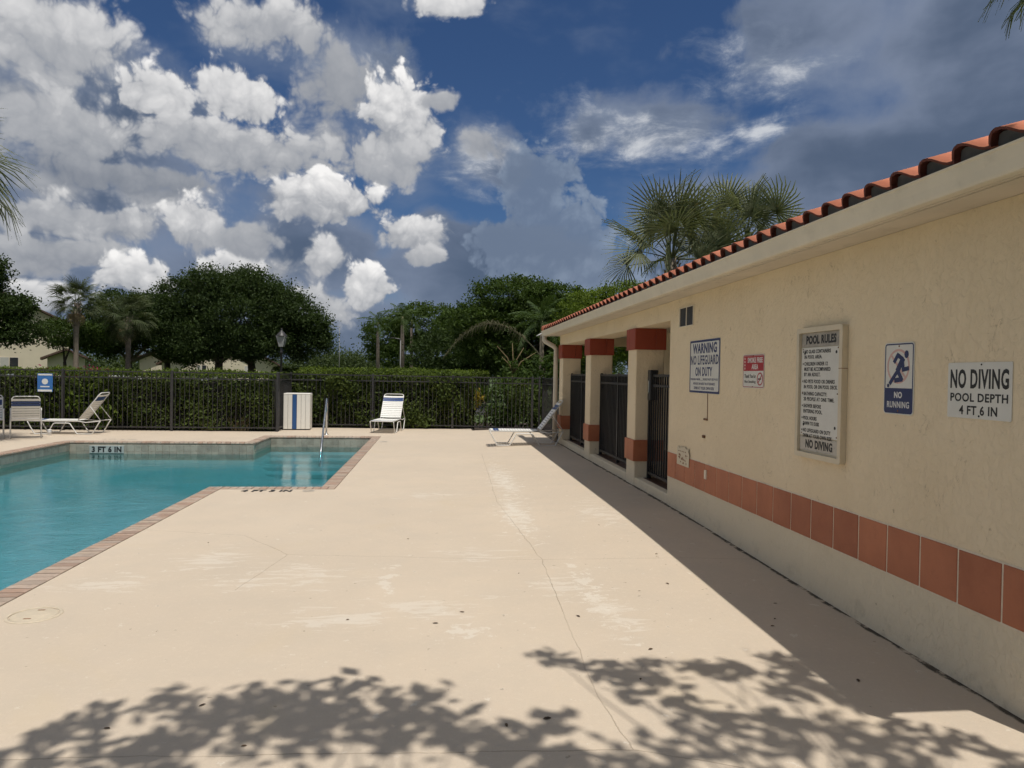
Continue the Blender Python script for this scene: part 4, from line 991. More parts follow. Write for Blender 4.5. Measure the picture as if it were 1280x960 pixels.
# ------------------------------------------------------------------ plants
def unit(v): return v / np.maximum(np.linalg.norm(v, axis=1, keepdims=True), 1e-9)
def leaves_mesh(name, pts, size, aspect, mat, nrm=None, up=0.5, jitter=0.35, droop=0.0):
    """one small folded leaf (two quads) at each point"""
    n = len(pts)
    d = rng.normal(size=(n, 3)); d[:, 2] -= droop
    d = unit(d)
    nn = rng.normal(size=(n, 3)) * 0.8; nn[:, 2] += up
    if nrm is not None: nn = nn + nrm * 0.9
    s = unit(np.cross(d, unit(nn))); f = np.cross(s, d)
    L = size * (1 + jitter * rng.uniform(-1, 1, (n, 1))); Wd = L * aspect
    a = pts - d * L * .5; e = pts + d * L * .5; m = pts
    b = m + s * Wd * .5 + f * Wd * .12; c = m - s * Wd * .5 + f * Wd * .12
    V = np.stack([a, b, e, c], 1).reshape(-1, 3)
    Q = np.arange(n * 4).reshape(n, 4)
    return np_mesh(name, V, Q, mat)

def clump_points(blobs, n_clumps, per, cr, shell=0.62, flat=0.75, zmin=None, keep=None):
    """points of leaves gathered in clumps over the outer part of ellipsoids"""
    bl = np.array(blobs, float); vol = (bl[:, 3] * bl[:, 4] * bl[:, 5]) ** (2 / 3.); pick = rng.choice(len(bl), n_clumps, p=vol / vol.sum())
    d = unit(rng.normal(size=(n_clumps, 3))); rad = shell + (1.04 - shell) * rng.uniform(0, 1, (n_clumps, 1)) ** 0.7
    c = bl[pick, :3] + d * rad * bl[pick, 3:6]
    if zmin is not None: c = c[c[:, 2] > zmin]
    if keep is not None: c = c[keep(c)]
    sz = cr * rng.uniform(0.6, 1.4, (len(c), 1))
    p = np.repeat(c, per, 0) + rng.normal(size=(len(c) * per, 3)) * np.repeat(sz, per, 0) * np.array([[.55, .55, .55 * flat]])
    return p, c

def limbs(mb, base, tips, r0, fork=0.45, n=6):
    base = Vector(base)
    for t in tips:
        t = Vector(t); d = t - base
        mid1 = base + d * .35 + Vector((random.uniform(-.25, .25), random.uniform(-.25, .25), d.z * .12)); mid2 = base + d * .7 + Vector((random.uniform(-.3, .3), random.uniform(-.3, .3), d.z * .08))
        mb.tube([base, mid1, mid2, t], [r0, r0 * .7, r0 * .42, r0 * .12], n, cap=False)
        for q in range(2):
            e = mid2 + Vector((random.uniform(-1, 1), random.uniform(-1, 1), random.uniform(.1, .9))) * (d.length * .3)
            mb.tube([mid1.lerp(mid2, .5), (mid2 + e) / 2, e], [r0 * .4, r0 * .25, r0 * .08], 5, cap=False)

def broadleaf(name, label, loc, blobs, n_clumps, per, leaf, trunk_h, trunk_r, mat, group=None, cr=0.35, trunks=None, cat='tree', aspect=0.5, nl=7, up=.5, shell=.62, flat=.75, bark='bark', zmin=None):
    r = thing(name, label, cat, loc, 0.0, group)
    p, c = clump_points(blobs, n_clumps, int(per * 1.7), cr, shell, flat, zmin)
    link('crown', leaves_mesh('crown', p, leaf * .74, aspect, M[mat], up=up), r)
    for (tx, ty) in (trunks or [(0, 0)]):
        mb = MB(); top = Vector((tx + random.uniform(-.15, .15), ty, trunk_h))
        mb.tube([(tx, ty, -.15), (tx + .03, ty, .15), (tx * .98, ty, trunk_h * .5), top], [trunk_r * 1.5, trunk_r * 1.1, trunk_r * .9, trunk_r * .75], 10)
        tips = [(b[0] + random.uniform(-.3, .3) * b[3], b[1], b[2] + .2 * b[5]) for b in sorted(blobs, key=lambda q: abs(q[0] - tx))[:nl]]
        limbs(mb, top, tips, trunk_r * .55)
        mb.build('trunk', M[bark], r)
    return r

# --- fan palms (frond = stalk + pleated fan of drooping blades)
def fan_frond(mat, stalk=0.9, rad=0.85, n=34, spread=135, droop=0.25, seed=0, blade_w=0.05):
    rs = random.Random(seed); mb = MB()
    sp = [(stalk * t, 0, -0.06 * t * t) for t in (0, .33, .66, 1.0)]
    mb.tube(sp, [.020, .015, .011, .008], 5, cap=False)
    ox, oz = stalk, -.06
    for i in range(n):
        a = math.radians(-spread + 2 * spread * i / (n - 1)); L = rad * (0.72 + 0.28 * math.cos(a * .8)) * rs.uniform(.9, 1.06)
        dx, dy = math.cos(a), math.sin(a); px, py = -dy, dx
        vs = []; ss = (0.0, .4, .72, 1.0)
        fold = .10 * abs(math.sin(a)) * rad
        for q in ss:
            wv = blade_w * (0.35 + 1.0 * q) * (1 - q ** 3) * .5 + .002
            z = oz + fold * q * .6 - droop * L * max(0, q - .45) ** 1.6 * rs.uniform(.6, 1.5) * 2.2 + (.012 if i % 2 else -.0)
            x = ox + dx * L * q; y = dy * L * q
            vs += [(x - px * wv, y - py * wv, z - .004), (x + px * wv, y + py * wv, z + .008)]
        mb.add(vs, [(2 * k, 2 * k + 1, 2 * k + 3, 2 * k + 2) for k in range(3)])
    me = bpy.data.meshes.new('frond'); me.from_pydata(mb.v, [], mb.f); me.materials.append(mat); me.update(); return me
FAN = [fan_frond(M['palm_leaf'], .95, .92, 32, 128, .22, 1, .040), fan_frond(M['palm_leaf'], 1.05, .88, 30, 120, .40, 2, .038), fan_frond(M['palm_leaf'], .8, .95, 34, 138, .16, 3, .040)]
FAN_DARK = [fan_frond(M['dark_palm'], .95, .92, 30, 128, .35, 1, .045), fan_frond(M['dark_palm'], 1.0, .9, 30, 124, .5, 2, .045)]
FAN_DRY = fan_frond(M['palm_dry'], .8, .75, 24, 110, .7, 4)
FAN_DROOP = [fan_frond(M['palm_leaf'], 1.1, 1.0, 34, 125, .85, 6), fan_frond(M['palm_leaf'], 1.0, 1.05, 34, 130, 1.0, 7)]

def palm_trunk(r, h, rad, lean=(0, 0), boots=True):
    pts = [(lean[0] * t * t, lean[1] * t * t, -.15 + (h + .15) * t) for t in (0, .05, .3, .6, .85, 1.0)]
    mb = MB().tube(pts, [rad * 1.35, rad * 1.1, rad, rad * .95, rad * 1.05, rad * .8], 12)
    if boots:
        for i in range(26):
            z = h - 1.1 * (i / 26.0); a = i * 2.4; rr = rad * 1.0
            x, y = lean[0] + rr * math.cos(a), lean[1] + rr * math.sin(a)
            mb.tube([(x, y, z - .12), (x + .09 * math.cos(a), y + .09 * math.sin(a), z + .10)], [.035, .018], 4)
    mb.build('trunk', M['palm_bark'], r)

def fan_palm(label, loc, h, scale=1.0, nf=34, rad=0.15, group='fan palms', fronds=None, seed=0, dead=4, lo=-45, hi=80, trunk=True, rz=0.0, lean=(0, 0), name='fan_palm', roll=.6):
    rs = random.Random(seed); r = thing(name, label, 'palm', loc, rz, group)
    if trunk: palm_trunk(r, h, rad, lean)
    fr = fronds or FAN
    for i in range(nf):
        t = (i + .5) / nf; el = math.radians(hi - (hi - lo) * t ** .85 + rs.uniform(-8, 8)); az = i * 2.39996 + rs.uniform(-.25, .25)
        s = scale * rs.uniform(.85, 1.12)
        link('frond', fr[i % len(fr)], r, (lean[0] + .06 * math.cos(az), lean[1] + .06 * math.sin(az), h + .10 * (1 - t)), (rs.uniform(-roll, roll), -el, az), (s, s, s))
    for i in range(dead):
        az = rs.uniform(0, 6.28); link('dead_frond', FAN_DRY, r, (lean[0] + .1 * math.cos(az), lean[1] + .1 * math.sin(az), h - .15), (rs.uniform(-.4, .4), math.radians(62 + rs.uniform(-8, 12)), az), (scale * .9,) * 3)
    return r

# --- feather palms
def feather_frond(mat, L=2.2, n=34, blade=0.5, seed=0, arch=0.9, w=.03):
    rs = random.Random(seed); mb = MB()
    def P(t): return Vector((L * t * (1 - .18 * t), 0, L * (.30 * t - arch * .62 * t * t)))
    mb.tube([P(t) for t in (0, .2, .4, .6, .8, 1.0)], [.022, .018, .014, .010, .007, .003], 5, cap=False)
    for i in range(n):
        t = .14 + .86 * i / (n - 1); p = P(t); tg = (P(min(1, t + .02)) - P(t - .02)).normalized()
        for s in (-1, 1):
            bl = blade * (math.sin(math.pi * min(1, .12 + t * .86)) ** .6) * rs.uniform(.85, 1.1)
            d = (Vector((0, s, 0)) * .82 + tg * .55 + Vector((0, 0, rs.uniform(-.45, .05)))).normalized()
            q1 = p + d * bl * .5; q2 = p + d * bl + Vector((0, 0, -.22 * bl)); ww = Vector((w, 0, 0)) if abs(d.x) < .9 else Vector((0, w, 0))
            ww = d.cross(Vector((0, 0, 1))).normalized() * w
            mb.add([p - ww * .4, p + ww * .4, q1 - ww * .5, q1 + ww * .5, q2], [(0, 1, 3, 2), (2, 3, 4)])
    me = bpy.data.meshes.new('frond'); me.from_pydata(mb.v, [], mb.f); me.materials.append(mat); me.update(); return me
FEA = [feather_frond(M['feather_leaf'], 2.4, 34, .55, 1, 1.0), feather_frond(M['feather_leaf'], 2.1, 30, .5, 2, .7)]
def feather_palm(label, loc, h, nf=14, rad=.11, scale=1.0, seed=0, group='feather palms', fronds=None, name='feather_palm', hi=75, lo=-30):
    rs = random.Random(seed); r = thing(name, label, 'palm', loc, 0.0, group)
    MB().tube([(0, 0, -.15), (0.02, 0, h * .5), (0, 0, h)], [rad * 1.2, rad, rad * .7], 10).build('trunk', M['palm_bark'], r)
    MB().tube([(0, 0, h), (0, 0, h + .55)], [rad * .75, rad * .4], 8).build('crownshaft', M['petiole'], r)
    fr = fronds or FEA
    for i in range(nf):
        t = (i + .5) / nf; el = math.radians(hi - (hi - lo) * t + rs.uniform(-6, 6)); az = i * 2.39996 + rs.uniform(-.2, .2); s = scale * rs.uniform(.85, 1.1)
        link('frond', fr[i % len(fr)], r, (0, 0, h + .45), (0, -el, az), (s, s, s))
    return r

# ------------------------------------------------------------------ hedges
def hedge(label, x0, x1, y0, y1, ztop, crownz, n_front, n_top, seed, mat='hedge_leaf', leaf=.075, base=0.0):
    r = thing('hedge', label, 'hedge', ((x0 + x1) / 2, y0, base)); cx = (x0 + x1) / 2; w = x1 - x0; dp = y1 - y0
    # front, top and end leaves with a lumpy surface
    def lump(a, b): return .10 * np.sin(a * 1.7 + seed) * np.sin(b * 2.1 + seed * 2) + .06 * np.sin(a * 4.3 + b * 3.1) + .04 * np.sin(a * 9.1 - b * 5)
    x = rng.uniform(-w / 2, w / 2, n_front); z = rng.uniform(.05, ztop, n_front) ; y = lump(x, z) - rng.exponential(.05, n_front) * -1 + rng.normal(0, .05, n_front)
    keep = rng.uniform(0, 1, n_front) < np.clip(.42 + .45 * np.sin(x * 2.3 + 1.3 * np.sin(z * 3 + seed)) * np.sin(z * 4.1 + x * .9) + .35 * (z / ztop), .22, 1)
    A = np.stack([x, y, z], 1)[keep]
    x = rng.uniform(-w / 2, w / 2, n_top); y = rng.uniform(0, dp, n_top); z = ztop + (crownz - ztop) * np.sin(np.pi * np.clip(y / dp, 0, 1)) ** .6 + .35 * lump(x, y) + rng.normal(0, .035, n_top)
    B = np.stack([x, y, z], 1)
    nA = np.tile([[0, -.9, .4]], (len(A), 1)); nB = np.tile([[0, 0, 1.]], (len(B), 1))
    link('foliage', leaves_mesh('foliage', np.vstack([A, B]), leaf, .55, M[mat], nrm=np.vstack([nA, nB]), up=.3), r)
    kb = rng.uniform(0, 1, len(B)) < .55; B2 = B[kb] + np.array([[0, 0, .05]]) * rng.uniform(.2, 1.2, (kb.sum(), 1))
    link('painted_sunlit_leaves', leaves_mesh('painted_sunlit_leaves', B2, leaf * .9, .5, M['bright_leaf'], nrm=nB[kb], up=.8), r)  # extra layer in brighter leaf colour, painting sunlight onto the hedge top
    sx = rng.uniform(-w / 2, w / 2, int(w * 3)); sh = rng.uniform(.05, .22, len(sx)); sy = rng.uniform(0, dp * .5, len(sx))
    SP = np.concatenate([np.stack([sx + rng.normal(0, .02, len(sx)), sy, ztop + sh * q], 1) for q in (.2, .45, .7, 1.0)])
    link('shoots', leaves_mesh('shoots', SP, leaf, .45, M['bright_leaf'], up=.6), r)
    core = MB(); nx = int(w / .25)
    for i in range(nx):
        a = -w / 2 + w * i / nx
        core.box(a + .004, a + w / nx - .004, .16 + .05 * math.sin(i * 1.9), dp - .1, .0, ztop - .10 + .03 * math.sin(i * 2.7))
    core.build('branches', M['core'], r)  # solid dark boxes painting the inner shade, no modelled twigs
    return r
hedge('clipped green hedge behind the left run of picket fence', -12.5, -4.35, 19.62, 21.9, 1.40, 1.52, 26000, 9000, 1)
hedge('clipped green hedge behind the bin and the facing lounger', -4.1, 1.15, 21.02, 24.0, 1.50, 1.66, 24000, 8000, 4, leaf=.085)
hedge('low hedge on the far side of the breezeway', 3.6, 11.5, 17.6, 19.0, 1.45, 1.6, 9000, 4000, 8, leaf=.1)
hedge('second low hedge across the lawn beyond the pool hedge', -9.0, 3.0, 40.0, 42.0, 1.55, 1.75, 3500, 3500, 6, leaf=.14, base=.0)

def shrub(name, label, loc, blobs, n_clumps, per, leaf, mat, group=None, cr=.16, aspect=.45, stems=5, up=.5):
    r = thing(name, label, 'shrub', loc, 0.0, group)
    p, c = clump_points(blobs, n_clumps, per, cr, .3, .8)
    link('foliage', leaves_mesh('foliage', p, leaf, aspect, M[mat], up=up), r)
    mb = MB()
    for i in range(stems):
        b = blobs[i % len(blobs)]; mb.tube([(b[0] * .3, b[1] * .3, -.12), (b[0] * .7, b[1] * .7, b[2] * .5), (b[0], b[1], b[2])], [.02, .015, .006], 5, cap=False)
    mb.build('stem', M['twig'], r); return r
shrub('croton_shrub', 'yellow orange croton growing behind the fence right of the hedge', (1.15, 21.3, 0), [(0, 0, .85, .2, .18, .3)], 45, 9, .10, 'croton_leaf')
shrub('leafy_shrub', 'yellow green broad leaved shrub behind the fence near the left chairs', (-9.3, 19.75, 0), [(0, 0, .75, .75, .28, .55), (.7, 0, .5, .5, .25, .4), (.4, .1, 1.15, .5, .25, .3)], 130, 9, .13, 'bright_leaf')
shrub('bougainvillea', 'magenta flowering bougainvillea rising behind the left fence', (-9.6, 20.6, 0), [(0, 0, 1.42, .65, .3, .2), (-.9, 0, 1.35, .4, .3, .16), (.2, 0, 1.0, .5, .3, .4)], 120, 9, .075, 'magenta')
shrub('leafy_shrub', 'dark leafy shrub behind the fence next to the croton', (2.0, 21.5, 0), [(0, 0, .8, .55, .4, .7), (.7, .2, 1.0, .5, .4, .75)], 150, 10, .12, 'olive_leaf')
shrub('leafy_shrub', 'tall green shrub behind the fence at the pool house corner', (3.25, 22.2, 0), [(0, 0, 1.3, .7, .5, .9), (-.7, .3, 1.5, .6, .5, .6), (.6, .2, 2.0, .5, .5, .5)], 260, 10, .14, 'olive_leaf')
shrub('leafy_shrub', 'low dark shrub at the fence foot right of the croton', (1.75, 21.15, 0), [(0, 0, .35, .6, .25, .4), (.7, -.2, .4, .5, .25, .45)], 120, 10, .11, 'olive_leaf')
shrub('leafy_shrub', 'dark shrub filling the fence corner behind the side-on lounger', (3.0, 20.9, 0), [(0, 0, .6, .6, .4, .6), (-.5, .1, .9, .5, .3, .6)], 170, 10, .12, 'hedge_leaf')
shrub('bare_shrub', 'brown dried shrub low behind the fence right of the facing lounger', (.55, 21.25, 0), [(0, 0, .45, .5, .15, .35)], 40, 8, .05, 'palm_dry', stems=9)
for i, (x, lab) in enumerate(((-5.2, 'pale grassy tuft at the hedge foot left of the fence corner'), (-6.0, 'pale grassy tuft at the hedge foot near the middle post'))):
    r = thing('grass_tuft', lab, 'grass', (x, 19.75, 0)); mb = MB()
    for k in range(60):
        a = random.uniform(0, 6.28); l = random.uniform(.25, .5); o = Vector((random.uniform(-.22, .22), random.uniform(-.08, .08), 0)); d = Vector((math.cos(a) * .5, math.sin(a) * .25, 1)).normalized(); s = Vector((.008, 0, 0))
        mb.add([o - s, o + s, o + d * l * .6 + s * .7, o + d * l * .6 - s * .7, o + d * l + Vector((d.x, d.y, -.1)) * .1], [(0, 1, 2, 3), (3, 2, 4)])
    me = bpy.data.meshes.new('blades'); me.from_pydata(mb.v, [], mb.f); me.materials.append(M['palm_dry']); link('blades', me, r)

# sword-leaved plants above the fence by the house corner
for i, (x, y, z, lab) in enumerate(((2.25, 22.6, .9, 'upright sword leaved plant above the fence left of the bare palm'), (3.3, 23.4, 1.2, 'upright sword leaved plant rising behind the house corner shrub'), (1.6, 22.9, .75, 'upright sword leaved plant at the right end of the hedge'))):
    r = thing('sword_plant', lab, 'plant', (x, y, 0)); mb = MB()
    for k in range(34):
        a = k * 2.4; tl = random.uniform(.2, 1.0); L = random.uniform(.55, .95); d = Vector((math.cos(a) * tl, math.sin(a) * tl, 1.1)).normalized(); o = Vector((0, 0, z)) + Vector((math.cos(a), math.sin(a), 0)) * .05; s = d.cross(Vector((0, 0, 1))).normalized() * .03
        mb.add([o - s * .5, o + s * .5, o + d * L * .55 + s, o + d * L * .55 - s, o + d * L + Vector((0, 0, -.1))], [(0, 1, 2, 3), (3, 2, 4)])
    me = bpy.data.meshes.new('blades'); me.from_pydata(mb.v, [], mb.f); me.materials.append(M['olive_leaf'] if i else M['bright_leaf']); link('blades', me, r)
    MB().tube([(0, 0, -.12), (.02, 0, z * .5), (0, 0, z + .05)], [.05, .04, .035], 7).build('stem', M['palm_bark'], r)

# ------------------------------------------------------------------ trees
broadleaf('oak_tree', 'large dark rounded oak standing left of the street lantern', (-10.6, 40, 0),
          [(0, 0, 4.4, 3.0, 2.6, 2.0), (-3.0, .4, 5.2, 1.5, 1.8, 1.5), (-3.3, 0, 3.6, 1.3, 1.5, 1.1), (2.6, -.2, 4.5, 1.7, 1.8, 1.3), (-1.5, -.4, 6.1, 1.4, 1.5, 1.0), (.4, .2, 6.2, 1.5, 1.6, .95), (2.0, 0, 5.6, 1.2, 1.4, .8), (3.9, 0, 4.0, .9, 1.0, .8), (4.5, 0, 3.3, .6, .8, .55), (3.2, -.3, 3.0, 1.1, 1.2, .8), (1.0, -1.2, 3.1, 2.2, 1.2, .9), (-1.6, -1, 3.1, 1.6, 1.2, .9)],
          2100, 34, .18, 2.0, .26, 'oak_leaf', 'trees beyond the hedge', .40, shell=.42, trunks=[(-1.2, 0), (.6, .4)])
broadleaf('oak_tree', 'mid-size dark oak between the two small fan palms', (-19.4, 46, 0), [(0, 0, 4.5, 2.0, 2.2, 1.8), (1.6, 0, 4.6, 1.7, 2.0, 1.6), (3.0, 0, 3.8, 1.5, 1.6, 1.5), (-.8, 0, 3.3, 1.5, 1.6, 1.0), (4.2, 0, 3.2, 1.5, 1.6, 1.3), (5.4, 0, 3.6, 1.2, 1.4, 1.2)], 1250, 26, .22, 2.0, .22, 'oak_leaf', 'trees beyond the hedge', .42, trunks=[(0.6, 0), (2.8, .3)])
broadleaf('oak_tree', 'dark oak cut off by the left edge with low spreading branches', (-19.6, 34, 0), [(-.3, 0, 3.9, 1.2, 1.6, 1.2), (-1.0, 0, 5.4, 1.0, 1.3, .8), (1.0, 0, 3.2, .9, 1.1, .6), (-2.6, 0, 4.4, 1.8, 2.0, 1.9), (.1, 0, 5.9, .4, .5, .5), (.9, 0, 4.3, .6, .8, .5)], 950, 26, .19, 1.7, .16, 'oak_leaf', 'trees beyond the hedge', .34, trunks=[(-1.0, 0)])
broadleaf('small_tree', 'small spreading tree in front of the cream house gable', (-18.6, 38, 0), [(0, 0, 3.35, 1.2, 1.0, .7), (1.2, 0, 3.2, .8, .8, .6)], 260, 22, .17, 1.9, .10, 'olive_leaf', 'trees beyond the hedge', .3)
broadleaf('shade_tree', 'broad layered green tree rising left of the pool house roof', (4.2, 36, 0), [(-.4, 0, 5.6, 2.1, 2.0, 1.0), (1.6, 0, 5.4, 1.9, 1.9, .95), (-2.2, 0, 4.3, 1.8, 1.9, .9), (0, -.4, 4.3, 2.2, 2.0, 1.0), (2.6, 0, 4.2, 1.8, 1.8, 1.0), (0.2, 0, 3.0, 3.4, 2.2, 1.1)], 1500, 26, .19, 2.0, .20, 'olive_leaf', 'trees beyond the hedge', .36, flat=.45, trunks=[(0, 0), (1.4, .5)])
broadleaf('shade_tree', 'wide green tree behind the slender feather palms', (-.6, 52, 0), [(0, 0, 5.0, 2.9, 2.2, 1.7), (-2.9, 0, 4.2, 1.7, 2.0, 1.5), (2.6, 0, 5.0, 2.2, 2.0, 1.5), (0, -.6, 3.0, 4.2, 2.2, 1.4), (5.0, 0, 4.3, 2.0, 2.0, 1.6)], 1100, 26, .24, 2.0, .22, 'olive_leaf', 'trees beyond the hedge', .45, flat=.5)
broadleaf('shade_tree', 'lighter green tree showing over the tile roof', (8.3, 30, 0), [(0, 0, 4.8, 1.5, 1.5, 1.0), (-1.8, 0, 4.3, 1.4, 1.5, 1.0), (1.2, 0, 4.9, 1.1, 1.2, .9), (-1, 0, 3.2, 2.2, 1.6, 1.0)], 850, 24, .16, 1.8, .16, 'bright_leaf', 'trees beyond the hedge', .3, flat=.5)
broadleaf('shade_tree', 'dark green tree seen through the breezeway openings', (9.4, 18.5, 0), [(0, 0, 2.4, 1.6, 3.2, 1.3), (0, -3.6, 1.8, 1.3, 2.0, 1.1), (-.3, 3.0, 2.2, 1.4, 2.0, 1.2)], 900, 22, .13, 1.2, .12, 'olive_leaf', 'trees beyond the hedge', .3)
broadleaf('dark_tree', 'dense dark tree filling the gap left of the pool house corner', (6.5, 44, 0), [(0, 0, 4.4, 3.6, 2.2, 2.3), (-3.0, 0, 3.6, 2.4, 2.0, 2.0), (3.4, 0, 4.2, 2.8, 2.0, 2.2), (-5.5, 0, 2.8, 2.4, 1.8, 1.6)], 1300, 24, .24, 1.6, .22, 'oak_leaf', 'trees beyond the hedge', .45)
# distant belt of trees
fp = rng.uniform(0, 1, (1000, 1)); fx = -45 + 70 * fp
cc = np.hstack([fx, 92 + 10 * rng.uniform(0, 1, (1000, 1)), 2.2 + 1.6 * np.sin(fx * .35) * .5 + 1.1 * rng.uniform(-1, 1, (1000, 1))])
pp = np.repeat(cc, 64, 0) + rng.normal(size=(1000 * 64, 3)) * np.array([[1.1, 1.0, .6]])
tag(link('distant_wood', leaves_mesh('distant_wood', pp[pp[:, 2] > 0], .30, .6, M['far_leaf'])), kind='stuff')

fan_palm('tall fan palm with a full round head behind the roof, left of the pair', (6.75, 20.0, -.1), 5.15, 1.25, 24, .15, 'fan palms behind the roof', seed=3, dead=3, lo=-2, hi=88, roll=1.5)
fan_palm('fan palm behind the roof, right of the pair, partly hidden by tiles', (9.45, 21.2, -.1), 5.85, 1.22, 23, .15, 'fan palms behind the roof', seed=9, dead=4, lo=-2, hi=88, roll=1.5)
fan_palm('small fan palm with round head left of the mid-size oak', (-17.15, 36, -.1), 4.8, .66, 30, .12, 'small fan palms beyond the hedge', FAN_DARK, seed=5, dead=4, lo=-40, hi=80)
fan_palm('small shaggy fan palm in front of the mid-size oak', (-15.6, 38, -.1), 4.3, .80, 34, .13, 'small fan palms beyond the hedge', FAN_DARK, seed=6, dead=5, lo=-62, hi=80)
fan_palm('drooping fan palm reaching in from the left edge of the photo', (-10.1, 15.0, 0.0), 5.25, .9, 26, .17, None, FAN_DROOP, seed=12, dead=2, lo=-40, hi=75)
fan_palm('fan palm whose frond tip hangs into the top right corner', (10.05, 9.75, -.1), 8.55, 1.05, 26, .16, None, FAN, seed=8, dead=0, lo=-30, hi=78)
feather_palm('slender feather palm, leftmost of three in front of the wide tree', (-3.9, 48, -.1), 4.5, 11, .13, .7, 1, 'slender feather palms')
feather_palm('slender pale trunked feather palm, middle of the three', (-2.2, 46, -.1), 4.8, 11, .15, .75, 2, 'slender feather palms')
feather_palm('slender feather palm, rightmost of three in front of the wide tree', (-1.75, 50, -.1), 4.9, 11, .13, .75, 3, 'slender feather palms')
feather_palm('feather palm rising in front of the broad layered tree', (4.6, 31, -.1), 3.6, 13, .12, .8, 4, 'slender feather palms')
# young palm with bare stems and one long dry arching frond
r = thing('young_palm', 'young palm with bare pinkish stems and a long dry arching frond', 'palm', (2.45, 22.6, -.1))
MB().tube([(0, 0, -.05), (.02, 0, .9), (0, 0, 1.75)], [.07, .055, .045], 8).build('trunk', M['palm_dry'], r)
for (az, ex, ez) in ((2.9, .55, .95), (.3, .75, .75), (1.8, .15, 1.05), (-.4, .35, .9), (3.5, .4, .6)):
    c_, s_ = math.cos(az), math.sin(az)
    MB().tube([(0, 0, 1.7), (c_ * ex * .35, s_ * ex * .2, 1.7 + ez * .6), (c_ * ex, s_ * ex * .4, 1.7 + ez)], [.028, .02, .008], 6).build('stalk', M['palm_dry'], r)
def arch_frond(p0, p1, p2, n, blade, seed):
    rs = random.Random(seed); p0, p1, p2 = Vector(p0), Vector(p1), Vector(p2); mb = MB()
    B = lambda t: p0 * (1 - t) ** 2 + p1 * 2 * t * (1 - t) + p2 * t * t
    mb.tube([B(k / 9.0) for k in range(10)], [.028 - .0026 * k for k in range(10)], 5, cap=False)
    for i in range(n):
        t = .18 + .82 * i / (n - 1.0); p = B(t); tg = (B(min(1, t + .02)) - B(t - .02)).normalized()
        for s_ in (-1, 1):
            l_ = blade * (math.sin(math.pi * min(1, .18 + t * .75)) ** .6) * rs.uniform(.7, 1.15)
            d1 = (tg * .5 + Vector((0, s_ * .6, 0)) + Vector((0, 0, rs.uniform(-.1, .6)))).normalized(); d2 = (tg * .35 + Vector((0, s_ * .25, -1.0)) + Vector((rs.uniform(-.2, .2), 0, 0))).normalized()
            q1 = p + d1 * l_ * .4; q2 = q1 + d2 * l_ * .7; w_ = Vector((.011, .004, 0))
            mb.add([p - w_, p + w_, q1 + w_, q1 - w_, q2], [(0, 1, 2, 3), (3, 2, 4)])
    me = bpy.data.meshes.new('dry_frond'); me.from_pydata(mb.v, [], mb.f); me.materials.append(M['dry_grey']); me.update(); return me
link('dry_frond', arch_frond((1.2, 1.2, 2.2), (-.6, 1.2, 4.6), (-2.15, 1.2, 2.35), 52, .55, 5), r)

